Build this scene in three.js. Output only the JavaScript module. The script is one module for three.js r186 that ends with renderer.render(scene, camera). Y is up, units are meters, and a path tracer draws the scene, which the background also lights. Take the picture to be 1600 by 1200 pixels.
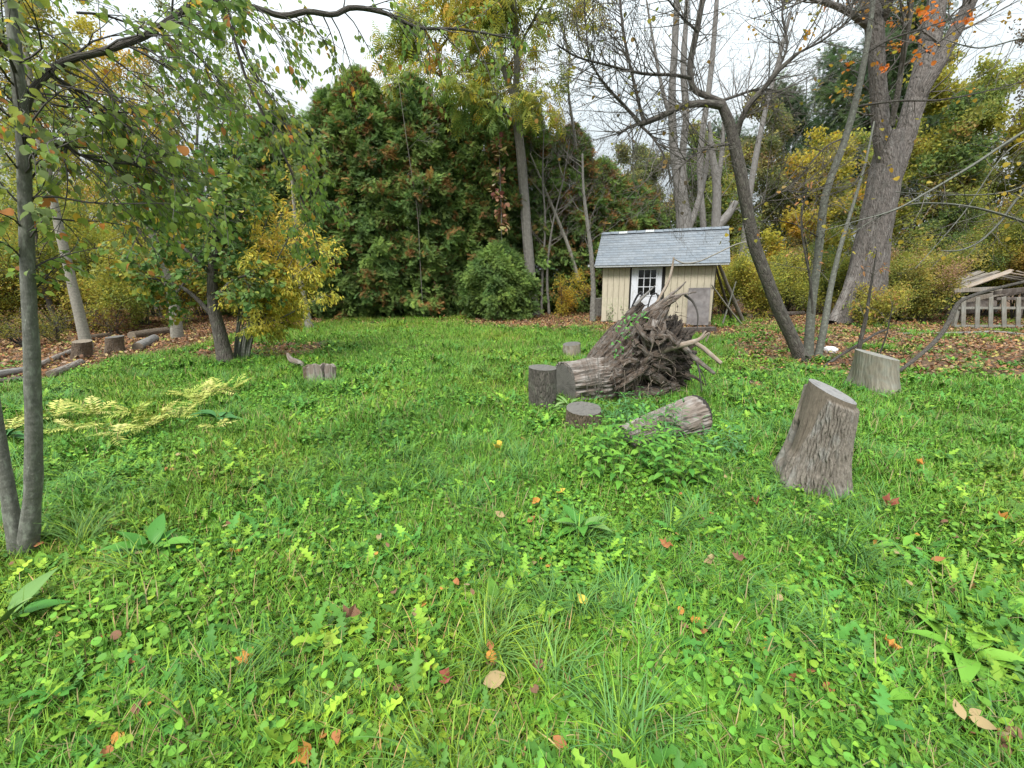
import * as THREE from 'three';
import { ImprovedNoise } from 'three/addons/math/ImprovedNoise.js';

// ---------------------------------------------------------------- camera, sky, sun, exposure
const scene = new THREE.Scene();
const FOCAL = 671, PITCH = 14.2 * Math.PI / 180, EYE = new THREE.Vector3(0, 1.55, 0);
const camera = new THREE.PerspectiveCamera(2 * Math.atan(600 / FOCAL) * 180 / Math.PI, 4 / 3, 0.05, 400);
camera.position.copy(EYE);
camera.rotation.set(-PITCH, 0, 0);
const renderer = new THREE.WebGLRenderer({ antialias: true });
renderer.toneMapping = THREE.LinearToneMapping;
renderer.toneMappingExposure = 3.0;
renderer.shadowMap.enabled = true;

const perlin = new ImprovedNoise();
const N = (x, y, z = 0) => perlin.noise(x + 31.7, y + 17.3, z + 5.1);
const fbm = (x, y, z = 0, o = 4) => { let s = 0, a = 0.5; for (let i = 0; i < o; i++) { s += a * N(x, y, z); x *= 2.03; y *= 2.03; z *= 2.03; a *= 0.5; } return s; };
function rngOf(seed) { let s = seed >>> 0; return () => { s = (s + 0x6d2b79f5) | 0; let t = Math.imul(s ^ (s >>> 15), 1 | s); t = (t + Math.imul(t ^ (t >>> 7), 61 | t)) ^ t; return ((t ^ (t >>> 14)) >>> 0) / 4294967296; }; }
let R = rngOf(11);
const rr = (a, b) => a + (b - a) * R();
const gauss = () => (R() + R() + R() + R() - 2) * 1.0;
const clamp = (x, a = 0, b = 1) => Math.min(b, Math.max(a, x));
const smooth = (a, b, x) => { const t = clamp((x - a) / (b - a)); return t * t * (3 - 2 * t); };
const mix = (a, b, t) => a + (b - a) * t;
const V = (x, y, z) => new THREE.Vector3(x, y, z);

{ // overcast sky: brighter overhead, soft cloud, the sun a broad glow behind the cloud
  const w = 512, h = 256, data = new Float32Array(w * h * 4);
  for (let j = 0; j < h; j++) for (let i = 0; i < w; i++) {
    const el = ((j + 0.5) / h - 0.5) * Math.PI, az = (i + 0.5) / w * 2 * Math.PI;
    const cx = Math.cos(el) * Math.cos(az), cz = Math.cos(el) * Math.sin(az), cy = Math.sin(el);
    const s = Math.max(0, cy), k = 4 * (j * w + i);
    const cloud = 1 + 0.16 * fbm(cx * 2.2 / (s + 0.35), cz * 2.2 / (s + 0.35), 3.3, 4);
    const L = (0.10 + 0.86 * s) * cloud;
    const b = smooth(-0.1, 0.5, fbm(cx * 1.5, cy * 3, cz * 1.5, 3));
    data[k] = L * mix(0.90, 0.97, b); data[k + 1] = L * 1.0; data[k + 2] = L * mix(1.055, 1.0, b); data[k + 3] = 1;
  }
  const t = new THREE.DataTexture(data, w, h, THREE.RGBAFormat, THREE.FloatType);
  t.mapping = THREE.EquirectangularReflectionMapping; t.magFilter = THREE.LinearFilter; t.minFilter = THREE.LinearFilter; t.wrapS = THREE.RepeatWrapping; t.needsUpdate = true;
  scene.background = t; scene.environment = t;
}
const sun = new THREE.DirectionalLight(new THREE.Color(1, 0.975, 0.94), 1.5);
sun.position.set(-9, 26, 12); sun.target.position.set(0, 0, -8);
sun.castShadow = true; sun.shadow.radius = 34;
sun.shadow.mapSize.set(4096, 4096);
Object.assign(sun.shadow.camera, { left: -35, right: 35, top: 35, bottom: -35, near: 0.5, far: 90 });
scene.add(sun, sun.target);

// ---------------------------------------------------------------- placing: a pixel of the 1600 x 1200 photograph becomes a point of the world
const rayOf = (px, py) => V((px - 800) / FOCAL, -(py - 600) / FOCAL, -1).applyEuler(camera.rotation);
const W = (px, py, Z) => { const d = rayOf(px, py); return d.multiplyScalar(Z / -d.z).add(EYE); };           // where the pixel's ray is Z metres ahead
const G = (px, py) => { const d = rayOf(px, py); const p = d.multiplyScalar(EYE.y / -d.y).add(EYE); p.y = hgt(p.x, p.z); return p; };   // where it meets the ground
const depthOf = (p) => -(p.clone().sub(EYE).applyEuler(new THREE.Euler(PITCH, 0, 0)).z);
const m2 = (px, p) => { const z = depthOf(p); return px / FOCAL * z / Math.sqrt(1 + (p.x / z) ** 2); };                                                         // pixels to metres at a point
function hgt(x, z) { return 0.05 * fbm(x * 0.35, z * 0.35, 2.2, 2) * smooth(1, 4, Math.hypot(x, z)) + 0.02 * N(x * 1.7, z * 1.7, 7); }
const ground_at = (x, z) => V(x, hgt(x, z), z);

// ---------------------------------------------------------------- naming
const taken = {};
function numbered(n) { const k = taken[n] = (taken[n] ?? -1) + 1; return k ? n + '_' + String(k).padStart(3, '0') : n; }
function tag(o, label, category, group, kind) {
  if (label) o.userData.label = label;
  if (category) o.userData.category = category;
  if (group) o.userData.group = group;
  if (kind) o.userData.kind = kind;
  return o;
}
function thing(name, label, category, p = V(0, 0, 0), group, turn = 0) {
  const g = new THREE.Group(); g.name = numbered(name); g.position.copy(p); g.rotation.y = turn; scene.add(g); g.updateMatrixWorld(true);
  return tag(g, label, category, group);
}
function shade(o) { o.castShadow = o.receiveShadow = true; return o; }

// ---------------------------------------------------------------- mesh builder (world coordinates; build() makes them relative to the parent)
class MB {
  constructor() { this.p = []; this.uv = []; this.ix = []; this.c = null; }
  v(x, y, z, u = 0, w = 0) { this.p.push(x, y, z); this.uv.push(u, w); if (this.c) this.c.push(...this.col); return this.p.length / 3 - 1; }
  color(r, g, b) { if (!this.c) { this.c = []; for (let i = 0; i < this.p.length / 3; i++) this.c.push(1, 1, 1); } this.col = [r, g, b]; return this; }
  tri(a, b, c) { this.ix.push(a, b, c); }
  quad(a, b, c, d) { this.ix.push(a, b, c, a, c, d); }
  tube(path, radii, radial = 6, o = {}) {
    const n = path.length, tile = o.tile ?? 0.5;
    let t = path[1].clone().sub(path[0]).normalize(), nrm = Math.abs(t.y) < 0.9 ? V(0, 1, 0).cross(t).normalize() : V(1, 0, 0).cross(t).normalize(), len = 0;
    const rows = [], turns = Math.max(1, Math.round(2 * Math.PI * Math.max(...radii) / tile));
    for (let i = 0; i < n; i++) {
      const t2 = (i === 0 ? path[1].clone().sub(path[0]) : i === n - 1 ? path[i].clone().sub(path[i - 1]) : path[i + 1].clone().sub(path[i - 1])).normalize();
      nrm.sub(t2.clone().multiplyScalar(nrm.dot(t2))).normalize();
      const bin = t2.clone().cross(nrm); t = t2;
      if (i) len += path[i].distanceTo(path[i - 1]);
      const row = [];
      for (let k = 0; k <= radial; k++) {
        const a = k / radial * 2 * Math.PI, ca = Math.cos(a), sa = Math.sin(a);
        const r = radii[i] * (o.disp ? 1 + o.disp(k === radial ? 0 : a, len, i / (n - 1), path[i]) : 1);
        row.push(this.v(path[i].x + r * (nrm.x * ca + bin.x * sa), path[i].y + r * (nrm.y * ca + bin.y * sa), path[i].z + r * (nrm.z * ca + bin.z * sa), turns * k / radial, len / tile));
      }
      rows.push(row);
    }
    for (let i = 0; i < n - 1; i++) for (let k = 0; k < radial; k++) this.quad(rows[i][k], rows[i][k + 1], rows[i + 1][k + 1], rows[i + 1][k]);
    if (o.cap !== false && radial > 3) { const e = path[n - 1], c = this.v(e.x, e.y, e.z, 0.5, len / tile); for (let k = 0; k < radial; k++) this.tri(rows[n - 1][k], rows[n - 1][k + 1], c); }
    if (o.capStart) { const e = path[0], c = this.v(e.x, e.y, e.z, 0.5, 0); for (let k = 0; k < radial; k++) this.tri(rows[0][k + 1], rows[0][k], c); }
    return this;
  }
  box(c, s, q, bev = 0) { // centre, size, quaternion; bevelled along its four long edges when bev > 0
    const [hx, hy, hz] = [s.x / 2, s.y / 2, s.z / 2], at = (x, y, z, u, w) => { const p = V(x, y, z); if (q) p.applyQuaternion(q); return this.v(p.x + c.x, p.y + c.y, p.z + c.z, u, w); };
    const face = (a) => { const i = a.map((p) => at(p[0], p[1], p[2], p[3], p[4])); for (let k = 1; k < i.length - 1; k++) this.tri(i[0], i[k], i[k + 1]); };
    const b = bev;
    face([[-hx + b, -hy + b, hz, 0, 0], [hx - b, -hy + b, hz, s.x, 0], [hx - b, hy - b, hz, s.x, s.y], [-hx + b, hy - b, hz, 0, s.y]]);
    face([[hx - b, -hy + b, -hz, 0, 0], [-hx + b, -hy + b, -hz, s.x, 0], [-hx + b, hy - b, -hz, s.x, s.y], [hx - b, hy - b, -hz, 0, s.y]]);
    for (const z of [1, -1]) if (b > 0) {
      const Z = hz * z, z1 = Z - z * b, f = (a) => face(z > 0 ? a : a.reverse());
      f([[hx - b, -hy + b, Z, 0, 0], [hx, -hy, z1, 0, 0], [hx, hy, z1, 0, s.y], [hx - b, hy - b, Z, 0, s.y]]);
      f([[-hx, -hy, z1, 0, 0], [-hx + b, -hy + b, Z, 0, 0], [-hx + b, hy - b, Z, 0, s.y], [-hx, hy, z1, 0, s.y]]);
      f([[-hx + b, hy - b, Z, 0, 0], [hx - b, hy - b, Z, s.x, 0], [hx, hy, z1, s.x, 0], [-hx, hy, z1, 0, 0]]);
      f([[-hx, -hy, z1, 0, 0], [hx, -hy, z1, s.x, 0], [hx - b, -hy + b, Z, s.x, 0], [-hx + b, -hy + b, Z, 0, 0]]);
    }
    const z0 = -hz + b, z1 = hz - b;
    face([[hx, -hy, z1, 0, 0], [hx, -hy, z0, s.z, 0], [hx, hy, z0, s.z, s.y], [hx, hy, z1, 0, s.y]]);
    face([[-hx, -hy, z0, 0, 0], [-hx, -hy, z1, s.z, 0], [-hx, hy, z1, s.z, s.y], [-hx, hy, z0, 0, s.y]]);
    face([[-hx, hy, z1, 0, 0], [hx, hy, z1, s.x, 0], [hx, hy, z0, s.x, s.z], [-hx, hy, z0, 0, s.z]]);
    face([[-hx, -hy, z0, 0, 0], [hx, -hy, z0, s.x, 0], [hx, -hy, z1, s.x, s.z], [-hx, -hy, z1, 0, s.z]]);
    return this;
  }
  geometry(flat) {
    const g = new THREE.BufferGeometry();
    g.setAttribute('position', new THREE.Float32BufferAttribute(this.p, 3));
    g.setAttribute('uv', new THREE.Float32BufferAttribute(this.uv, 2));
    if (this.c) g.setAttribute('color', new THREE.Float32BufferAttribute(this.c, 3));
    g.setIndex(this.ix);
    if (flat) { const f = g.toNonIndexed(); f.computeVertexNormals(); return f; }
    g.computeVertexNormals();
    return g;
  }
  build(name, mat, parent, o = {}) {
    if (!this.p.length) return null;
    const g = this.geometry(o.flat);
    if (parent) { parent.updateMatrixWorld(true); g.applyMatrix4(parent.matrixWorld.clone().invert()); }
    const m = shade(new THREE.Mesh(g, mat)); m.name = parent ? name : numbered(name);
    (parent ?? scene).add(m);
    if (o.kind) m.userData.kind = o.kind;
    if (o.label) m.userData.label = o.label;
    return m;
  }
}
// smooth a polyline and its radii (Catmull-Rom)
function spline(pts, rs, step) {
  const c = new THREE.CatmullRomCurve3(pts, false, 'centripetal'), L = c.getLength(), n = Math.max(3, Math.round(L / step)), P = [], Q = [];
  const cum = [0]; for (let i = 1; i < pts.length; i++) cum.push(cum[i - 1] + pts[i].distanceTo(pts[i - 1]));
  for (let i = 0; i <= n; i++) {
    const u = i / n; P.push(c.getPointAt(u));
    const s = u * cum[cum.length - 1]; let k = 0; while (k < cum.length - 2 && cum[k + 1] < s) k++;
    Q.push(mix(rs[k], rs[k + 1], clamp((s - cum[k]) / (cum[k + 1] - cum[k] || 1))));
  }
  return [P, Q];
}
const basis = (y, z) => { // rotation whose Y axis runs along y and whose Z axis leans to z
  const Y = y.clone().normalize(), X = Y.clone().cross(z); if (X.lengthSq() < 1e-6) X.copy(Y).cross(V(1, 0.13, 0.2)); X.normalize();
  return new THREE.Matrix4().makeBasis(X, Y, X.clone().cross(Y));
};
// instanced stuff: list of {p, d (along), n (facing), s (scale), c (colour [r,g,b])}
function scatter(name, geo, mat, list, parent, kind = 'stuff') {
  const m = shade(new THREE.InstancedMesh(geo, mat, list.length)), M = new THREE.Matrix4(), c = new THREE.Color();
  const off = parent ? parent.position : V(0, 0, 0);
  list.forEach((e, i) => {
    M.copy(basis(e.d, e.n)); const s = e.s; M.scale(s.isVector3 ? s : V(s, s, s)); M.setPosition(e.p.x - off.x, e.p.y - off.y, e.p.z - off.z);
    m.setMatrixAt(i, M); c.setRGB(e.c[0], e.c[1], e.c[2]); m.setColorAt(i, c);
  });
  m.name = parent ? name : numbered(name); m.userData.kind = kind; (parent ?? scene).add(m);
  return m;
}

// ---------------------------------------------------------------- procedural materials
function pnoise(x, y, P, Q, seed) { // tileable gradient noise
  const xi = Math.floor(x), yi = Math.floor(y), f = x - xi, g = y - yi;
  const h = (i, j) => { i = ((i % P) + P) % P; j = ((j % Q) + Q) % Q; let n = Math.imul(i * 374761 + j * 668265 + seed * 982451, 1274126177); n ^= n >>> 13; n = Math.imul(n, 1103515245); return ((n ^ (n >>> 16)) >>> 0) / 4294967296 * 2 * Math.PI; };
  const gr = (i, j, dx, dy) => { const a = h(i, j); return Math.cos(a) * dx + Math.sin(a) * dy; };
  const u = f * f * f * (f * (f * 6 - 15) + 10), v = g * g * g * (g * (g * 6 - 15) + 10);
  return 1.5 * mix(mix(gr(xi, yi, f, g), gr(xi + 1, yi, f - 1, g), u), mix(gr(xi, yi + 1, f, g - 1), gr(xi + 1, yi + 1, f - 1, g - 1), u), v);
}
const pf = (u, v, fx, fy, seed, o = 4) => { let s = 0, a = 0.5; for (let i = 0; i < o; i++) { s += a * pnoise(u * fx, v * fy, fx, fy, seed + i); fx *= 2; fy *= 2; a *= 0.5; } return s; };
function texPair(size, f) { // f(u, v) -> [r, g, b (linear), height 0..1]
  const a = new Uint8Array(size * size * 4), b = new Uint8Array(size * size * 4);
  const enc = (x) => { x = clamp(x); return 255 * (x <= 0.0031308 ? 12.92 * x : 1.055 * Math.pow(x, 1 / 2.4) - 0.055); };
  for (let j = 0; j < size; j++) for (let i = 0; i < size; i++) {
    const [r, g, bl, h] = f((i + 0.5) / size, (j + 0.5) / size), k = 4 * (j * size + i);
    a[k] = enc(r); a[k + 1] = enc(g); a[k + 2] = enc(bl); a[k + 3] = 255; b[k] = b[k + 1] = b[k + 2] = clamp(h) * 255; b[k + 3] = 255;
  }
  const mk = (d, srgb) => { const t = new THREE.DataTexture(d, size, size); t.wrapS = t.wrapT = THREE.RepeatWrapping; t.magFilter = THREE.LinearFilter; t.minFilter = THREE.LinearMipmapLinearFilter; t.generateMipmaps = true; if (srgb) t.colorSpace = THREE.SRGBColorSpace; t.needsUpdate = true; return t; };
  return { map: mk(a, true), bump: mk(b, false) };
}
function surf(size, f, bump, rough = 0.95, o = {}) { const t = texPair(size, f); return new THREE.MeshStandardMaterial({ map: t.map, bumpMap: t.bump, bumpScale: bump, roughness: rough, ...o }); }
const tone = (c, k) => [c[0] * k, c[1] * k, c[2] * k];
const blend = (a, b, t) => [mix(a[0], b[0], t), mix(a[1], b[1], t), mix(a[2], b[2], t)];
// bark: long plates with fissures; lichen patches and grain in the colour
function barkMat(c, o = {}) {
  const { fx = 9, fy = 3, seed = 1, bump = 0.018, lichen = [0.30, 0.31, 0.27], lich = 0.35, size = 256 } = o;
  return surf(size, (u, v) => {
    const wu = u + 0.05 * pf(u, v, 4, 3, seed + 40, 2), wv = v + 0.04 * pf(u, v, 5, 5, seed + 50, 2);
    const r = 1 - Math.abs(pf(wu, wv, fx, fy, seed, 3)) * 2.6, h = 1 - smooth(0.35, 1.0, r) * 0.9 + 0.25 * pf(u, v, 24, 16, seed + 9, 2);
    const g = 1 + 0.42 * pf(u, v, 32, 20, seed + 3, 3) + 0.30 * pf(u, v, 6, 4, seed + 5, 3);
    const l = smooth(0.08, 0.3, pf(u, v, 5, 4, seed + 70, 4)) * lich;
    return [...tone(blend(c, lichen, l), g), h];
  }, bump, 0.95);
}
// smooth bark: horizontal wrinkles and pale lenticels
function smoothBark(c, seed, bump = 0.004) {
  return surf(256, (u, v) => {
    const g = 1 + 0.45 * pf(u, v, 6, 14, seed, 4) + 0.5 * pf(u, v, 36, 64, seed + 2, 2);
    const l = smooth(0.02, 0.4, pf(u, v, 7, 9, seed + 7, 4)) * 0.3, d = smooth(0.30, 0.42, pf(u, v, 14, 40, seed + 11, 2)) * 0.22;
    return [...tone(blend(blend(c, [0.30, 0.33, 0.26], l), [0.42, 0.40, 0.34], d), g), 0.5 + 0.5 * pf(u, v, 3, 22, seed + 4, 3) + 0.3 * d];
  }, bump, 0.9);
}
function woodMat(c, o = {}) { // weathered wood, grain along v
  const { seed = 3, fx = 26, fy = 3, bump = 0.004, grey = [0.3, 0.29, 0.27], weather = 0.5 } = o;
  return surf(256, (u, v) => {
    const wu = u + 0.02 * pf(u, v, 3, 4, seed + 1, 2), s = pf(wu, v, fx, fy, seed, 4), k = smooth(-0.15, 0.3, pf(u, v, 4, 4, seed + 8, 4)) * weather;
    return [...tone(blend(c, grey, k), 1 + 0.55 * s), 0.5 + 0.8 * s];
  }, bump, 0.92);
}
const plain = (r, g, b, rough = 0.85, o = {}) => new THREE.MeshStandardMaterial({ color: new THREE.Color().setRGB(r, g, b), roughness: rough, ...o });
const leafMat = (tr = 0.35, rough = 0.75, r = 1, g = 1, b = 1, vc = false) => new THREE.MeshPhysicalMaterial({ color: new THREE.Color().setRGB(r, g, b), roughness: rough, transmission: tr, thickness: 0, side: THREE.DoubleSide, vertexColors: vc, specularIntensity: 0.4 });
const M = {
  maple: barkMat([0.150, 0.130, 0.115], { fx: 10, fy: 2, seed: 1, bump: 0.03, lichen: [0.22, 0.21, 0.19] }),
  darkBark: barkMat([0.095, 0.082, 0.068], { fx: 12, fy: 3, seed: 21, bump: 0.014, lichen: [0.17, 0.175, 0.13] }),
  ashBark: barkMat([0.20, 0.185, 0.16], { fx: 11, fy: 3, seed: 33, bump: 0.016, lichen: [0.3, 0.3, 0.26] }),
  stumpBark: barkMat([0.27, 0.225, 0.175], { fx: 16, fy: 6, seed: 45, bump: 0.004, lichen: [0.36, 0.34, 0.30], lich: 0.5 }),
  logBark: woodMat([0.17, 0.135, 0.11], { seed: 60, fx: 18, fy: 2, bump: 0.012, grey: [0.25, 0.225, 0.20], weather: 0.8 }),
  young: smoothBark([0.105, 0.105, 0.085], 5, 0.006),
  pale: smoothBark([0.215, 0.195, 0.16], 8, 0.003),
  twig: plain(0.105, 0.092, 0.078), paleTwig: plain(0.17, 0.15, 0.128), darkTwig: plain(0.06, 0.053, 0.046),
  deadwood: woodMat([0.18, 0.165, 0.15], { seed: 71, bump: 0.008, grey: [0.24, 0.23, 0.22] }),
  greyWood: woodMat([0.16, 0.135, 0.105], { seed: 81, bump: 0.004, grey: [0.21, 0.195, 0.175] }),
  paleRoot: woodMat([0.26, 0.20, 0.15], { seed: 85, bump: 0.004, grey: [0.30, 0.27, 0.23] }),
  darkWood: woodMat([0.075, 0.058, 0.046], { seed: 91, bump: 0.02, fx: 14, fy: 5, grey: [0.14, 0.12, 0.105] }),
  fence: woodMat([0.19, 0.175, 0.145], { seed: 95, bump: 0.003, grey: [0.235, 0.235, 0.21], weather: 0.7 }),
  leaf: leafMat(0.48, 1), grass: leafMat(0, 0.58, 1, 1, 1, true),
  cedar: leafMat(0.3, 1), dry: leafMat(0.15, 1),
};
// ---------------------------------------------------------------- ground sheet
const zoneE = (x, z, cx, cz, rx, rz, w) => { const d = Math.hypot((x - cx) / rx, (z - cz) / rz) + 0.55 * fbm(x * 0.9, z * 0.9, w, 3); return smooth(1.12, 0.72, d); };
function litter(x, z) { // how thickly dead leaves cover the ground
  const q = x / -z, Z = -z, n = fbm(x * 1.1, z * 1.1, 9.5, 4);
  let l = 0;
  l = Math.max(l, zoneE(x, z, 1.4, -15.4, 3.2, 3.0, 1));
  l = Math.max(l, zoneE(x, z, 4.6, -12.6, 2.6, 1.7, 2));
  l = Math.max(l, smooth(15.8, 17.5, Z + n));
  l = Math.max(l, 0.85 * smooth(0.47, 0.62, q + 0.10 * n) * smooth(5.4, 7.2, Z + 2.2 * n) * smooth(-0.25, 0.12, n + 0.16));
  l = Math.max(l, smooth(-7.0, -7.5, x + 1.1 * n - 0.12 * Math.max(0, Z - 9)) * smooth(5.4, 6.0, Z + n));
  l = Math.max(l, 0.8 * zoneE(x, z, -5.3, -8.9, 1.5, 1.0, 3));
  l = Math.max(l, smooth(12.0, 16, Z + 3 * n) * 0.25);
  return clamp(l);
}
{
  const xs = [], zs = [];
  for (let x = -150; x <= 150;) { xs.push(x); const a = Math.abs(x + 0.01); x += a < 14 ? 0.25 : a < 40 ? 2 : 10; }
  for (let z = 20; z >= -160;) { zs.push(z); z -= z > -20 && z < 4 ? 0.25 : z > -40 ? 2 : 10; }
  const mb = new MB(); mb.color(1, 1, 1);
  for (const z of zs) for (const x of xs) {
    const l = litter(x, z), c = blend([0.050, 0.052, 0.022], [0.15, 0.085, 0.042], l);
    mb.color(c[0], c[1], c[2]); mb.v(x, hgt(x, z) - 0.004, z, x / 1.3, z / 1.3);
  }
  const w = xs.length;
  for (let j = 0; j < zs.length - 1; j++) for (let i = 0; i < w - 1; i++) mb.quad(j * w + i, j * w + i + 1, (j + 1) * w + i + 1, (j + 1) * w + i);
  const soil = surf(512, (u, v) => {
    const a = 1 + 0.7 * pf(u, v, 8, 8, 3, 5) + 0.5 * pf(u, v, 60, 60, 8, 2), s = smooth(0.18, 0.36, pf(u, v, 20, 20, 13, 3));
    return [...tone(blend([0.9, 0.9, 0.9], [1.0, 0.72, 0.5], s), 0.85 * a), 0.5 + 0.6 * pf(u, v, 18, 18, 4, 4)];
  }, 0.03, 1, { vertexColors: true });
  tag(mb.build('ground', soil), 'brown soil and leaf mould under the lawn and woods', null, null, 'structure');
}
const ground = scene.getObjectByName('ground');

// ---------------------------------------------------------------- leaf shapes; each grows along +Y from the origin, its face to +Z
function bladeInto(mb, base, az, len, wid, lean, curl, col, segs = 4) { // a grass blade: a narrow strip that bends over
  const dx = Math.cos(az), dz = Math.sin(az), sx = -dz, sz = dx; mb.color(col[0], col[1], col[2]);
  let x = base.x, y = base.y, z = base.z, a = lean, row = [];
  for (let i = 0; i <= segs; i++) {
    const w = wid * (1 - Math.pow(i / segs, 2.2)) * 0.5 + 0.0004;
    row.push([mb.v(x - sx * w, y, z - sz * w, 0, i / segs), mb.v(x + sx * w, y, z + sz * w, 1, i / segs)]);
    const s = len / segs; x += dx * Math.sin(a) * s; z += dz * Math.sin(a) * s; y += Math.cos(a) * s; a += curl / segs;
  }
  for (let i = 0; i < segs; i++) mb.quad(row[i][0], row[i][1], row[i + 1][1], row[i + 1][0]);
}
const OVATE = [[0, 0.03], [0.14, 0.62], [0.34, 1], [0.58, 0.86], [0.8, 0.46], [1, 0.02]], ROUND = [[0, 0.35], [0.12, 0.85], [0.4, 1], [0.7, 0.84], [0.9, 0.45], [1, 0.05]];
const LANCE = [[0, 0.1], [0.2, 0.7], [0.42, 1], [0.7, 0.7], [1, 0.02]], LITTLE = [[0, 0.1], [0.4, 1], [1, 0.05]];
function leafInto(mb, M4, len, wid, prof, fold, curl, col, stalk = 0) {
  if (col) mb.color(col[0], col[1], col[2]);
  const p = V(), at = (x, y, z) => { p.set(x, y, z).applyMatrix4(M4); return mb.v(p.x, p.y, p.z, x / wid + 0.5, y / len); };
  const rows = prof.map(([t, w]) => { const a = curl * t, y = stalk + (curl ? len * Math.sin(a) / curl : len * t), z = curl ? -len * (1 - Math.cos(a)) / curl : 0, h = w * wid / 2; return [at(-h, y, z + fold * h), at(0, y, z), at(h, y, z + fold * h)]; });
  for (let i = 0; i < rows.length - 1; i++) { mb.quad(rows[i][0], rows[i][1], rows[i + 1][1], rows[i + 1][0]); mb.quad(rows[i][1], rows[i][2], rows[i + 1][2], rows[i + 1][1]); }
  if (stalk) { const a = at(-stalk * 0.03, 0, 0), b = at(stalk * 0.03, 0, 0); mb.tri(a, b, rows[0][1]); }
}
function lobedInto(mb, M4, len, wid, lobes, curl, col) { // a deeply lobed leaf such as a dandelion's, thistle's or yarrow's
  mb.color(col[0], col[1], col[2]);
  const p = V(), at = (x, t, z = 0) => { const a = curl * t, y = len * Math.sin(a) / (curl || 1e-3), zz = -len * (1 - Math.cos(a)) / (curl || 1e-3); p.set(x, y, zz + z + 0.30 * Math.abs(x)).applyMatrix4(M4); return mb.v(p.x, p.y, p.z, x / wid + 0.5, t); };
  const mid = [], seg = lobes * 2; for (let i = 0; i <= seg; i++) mid.push(at(0, i / seg));
  for (const s of [-1, 1]) {
    let last = at(s * wid * 0.05, 0);
    for (let i = 0; i < lobes; i++) {
      const env = Math.pow(Math.sin(Math.PI * clamp(0.10 + 0.84 * (i + 0.6) / lobes)), 0.8) * (0.8 + 0.4 * R()), z = wid * 0.30 * (R() - 0.6);
      const tip = at(s * wid * 0.5 * env, (i + 0.62) / lobes, z), val = at(s * wid * (i === lobes - 1 ? 0.02 : 0.15 * env + 0.02), Math.min(1, (i + 0.98) / lobes));
      const a = mid[2 * i], b = mid[2 * i + 1], c = mid[2 * i + 2];
      const T = s < 0 ? (x, y, z) => mb.tri(x, z, y) : (x, y, z) => mb.tri(x, y, z); T(a, last, b); T(last, tip, b); T(tip, val, b); T(b, val, c); last = val;
    }
  }
}
const place = (p, d, n) => basis(d, n).setPosition(p);
const dirOf = (az, el) => V(Math.cos(az) * Math.cos(el), Math.sin(el), Math.sin(az) * Math.cos(el));
const jit = (c, k = 0.25) => { const f = 1 + k * (R() * 2 - 1), h = 0.10 * (R() * 2 - 1); return [c[0] * f * (1 + h), c[1] * f, c[2] * f * (1 - h)]; };

const GREEN = [0.090, 0.220, 0.023], GREEN2 = [0.052, 0.158, 0.024], LIME = [0.155, 0.285, 0.026], BLUEG = [0.082, 0.195, 0.046];
// patches of turf, each about 0.35 m across
function turfFine(n, h) { const mb = new MB(); for (let i = 0; i < n; i++) { const r = 0.19 * Math.sqrt(R()), a = R() * 7; bladeInto(mb, V(r * Math.cos(a), -0.01, r * Math.sin(a)), R() * 6.3, h * rr(0.6, 1.3), rr(0.0026, 0.0050), rr(0.05, 0.7), rr(0.2, 1.5), jit(R() < 0.11 ? [0.24, 0.20, 0.09] : R() < 0.3 ? LIME : GREEN), 4); } return mb.geometry(); }
function turfTuft(n, L) { const mb = new MB(), ax = R() * 6.3; for (let i = 0; i < n; i++) { const r = 0.06 * Math.sqrt(R()), a = R() * 6.3; bladeInto(mb, V(r * Math.cos(a), -0.01, r * Math.sin(a)), ax + gauss() * 1.5, L * rr(0.55, 1.15), rr(0.0035, 0.0065), rr(0.05, 0.5), rr(0.9, 2.0), jit(R() < 0.25 ? LIME : BLUEG), 6); } return mb.geometry(); }
function turfIvy(n) { const mb = new MB(); for (let i = 0; i < n; i++) { const r = 0.2 * Math.sqrt(R()), a = R() * 7, y = rr(0.015, 0.075); const d = dirOf(R() * 6.3, rr(-0.2, 0.5)); leafInto(mb, place(V(r * Math.cos(a), y, r * Math.sin(a)), d, V(gauss() * 0.6, 1, gauss() * 0.6)), rr(0.012, 0.024), rr(0.012, 0.023), ROUND, rr(0.1, 0.5), rr(0, 0.8), jit(R() < 0.3 ? LIME : GREEN), 0.01); } return mb.geometry(); }
function turfLobed(n, L, col) { const mb = new MB(); for (let i = 0; i < n; i++) { const r = 0.12 * Math.sqrt(R()), a = R() * 7, az = R() * 6.3, el = rr(0.1, 1.15); const l = L * rr(0.6, 1.2); lobedInto(mb, place(V(r * Math.cos(a), rr(0, 0.02), r * Math.sin(a)), dirOf(az, el), V(-Math.cos(az) * 0.6, 1, -Math.sin(az) * 0.6)), l, l * rr(0.28, 0.42), 7, rr(0.3, 1.3), jit(R() < 0.3 ? LIME : col)); } return mb.geometry(); }
function turfBroad(n, L, w) { const mb = new MB(); for (let i = 0; i < n; i++) { const r = 0.05 * Math.sqrt(R()), a = R() * 7, az = R() * 6.3, el = rr(0.1, 1.0), l = L * rr(0.5, 1.15); leafInto(mb, place(V(r * Math.cos(a), 0, r * Math.sin(a)), dirOf(az, el), V(-Math.cos(az) * 0.5, 1, -Math.sin(az) * 0.5)), l, l * w, OVATE, rr(0.15, 0.5), rr(0.3, 1.3), jit(R() < 0.4 ? LIME : GREEN), l * 0.25); } return mb.geometry(); }
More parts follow.
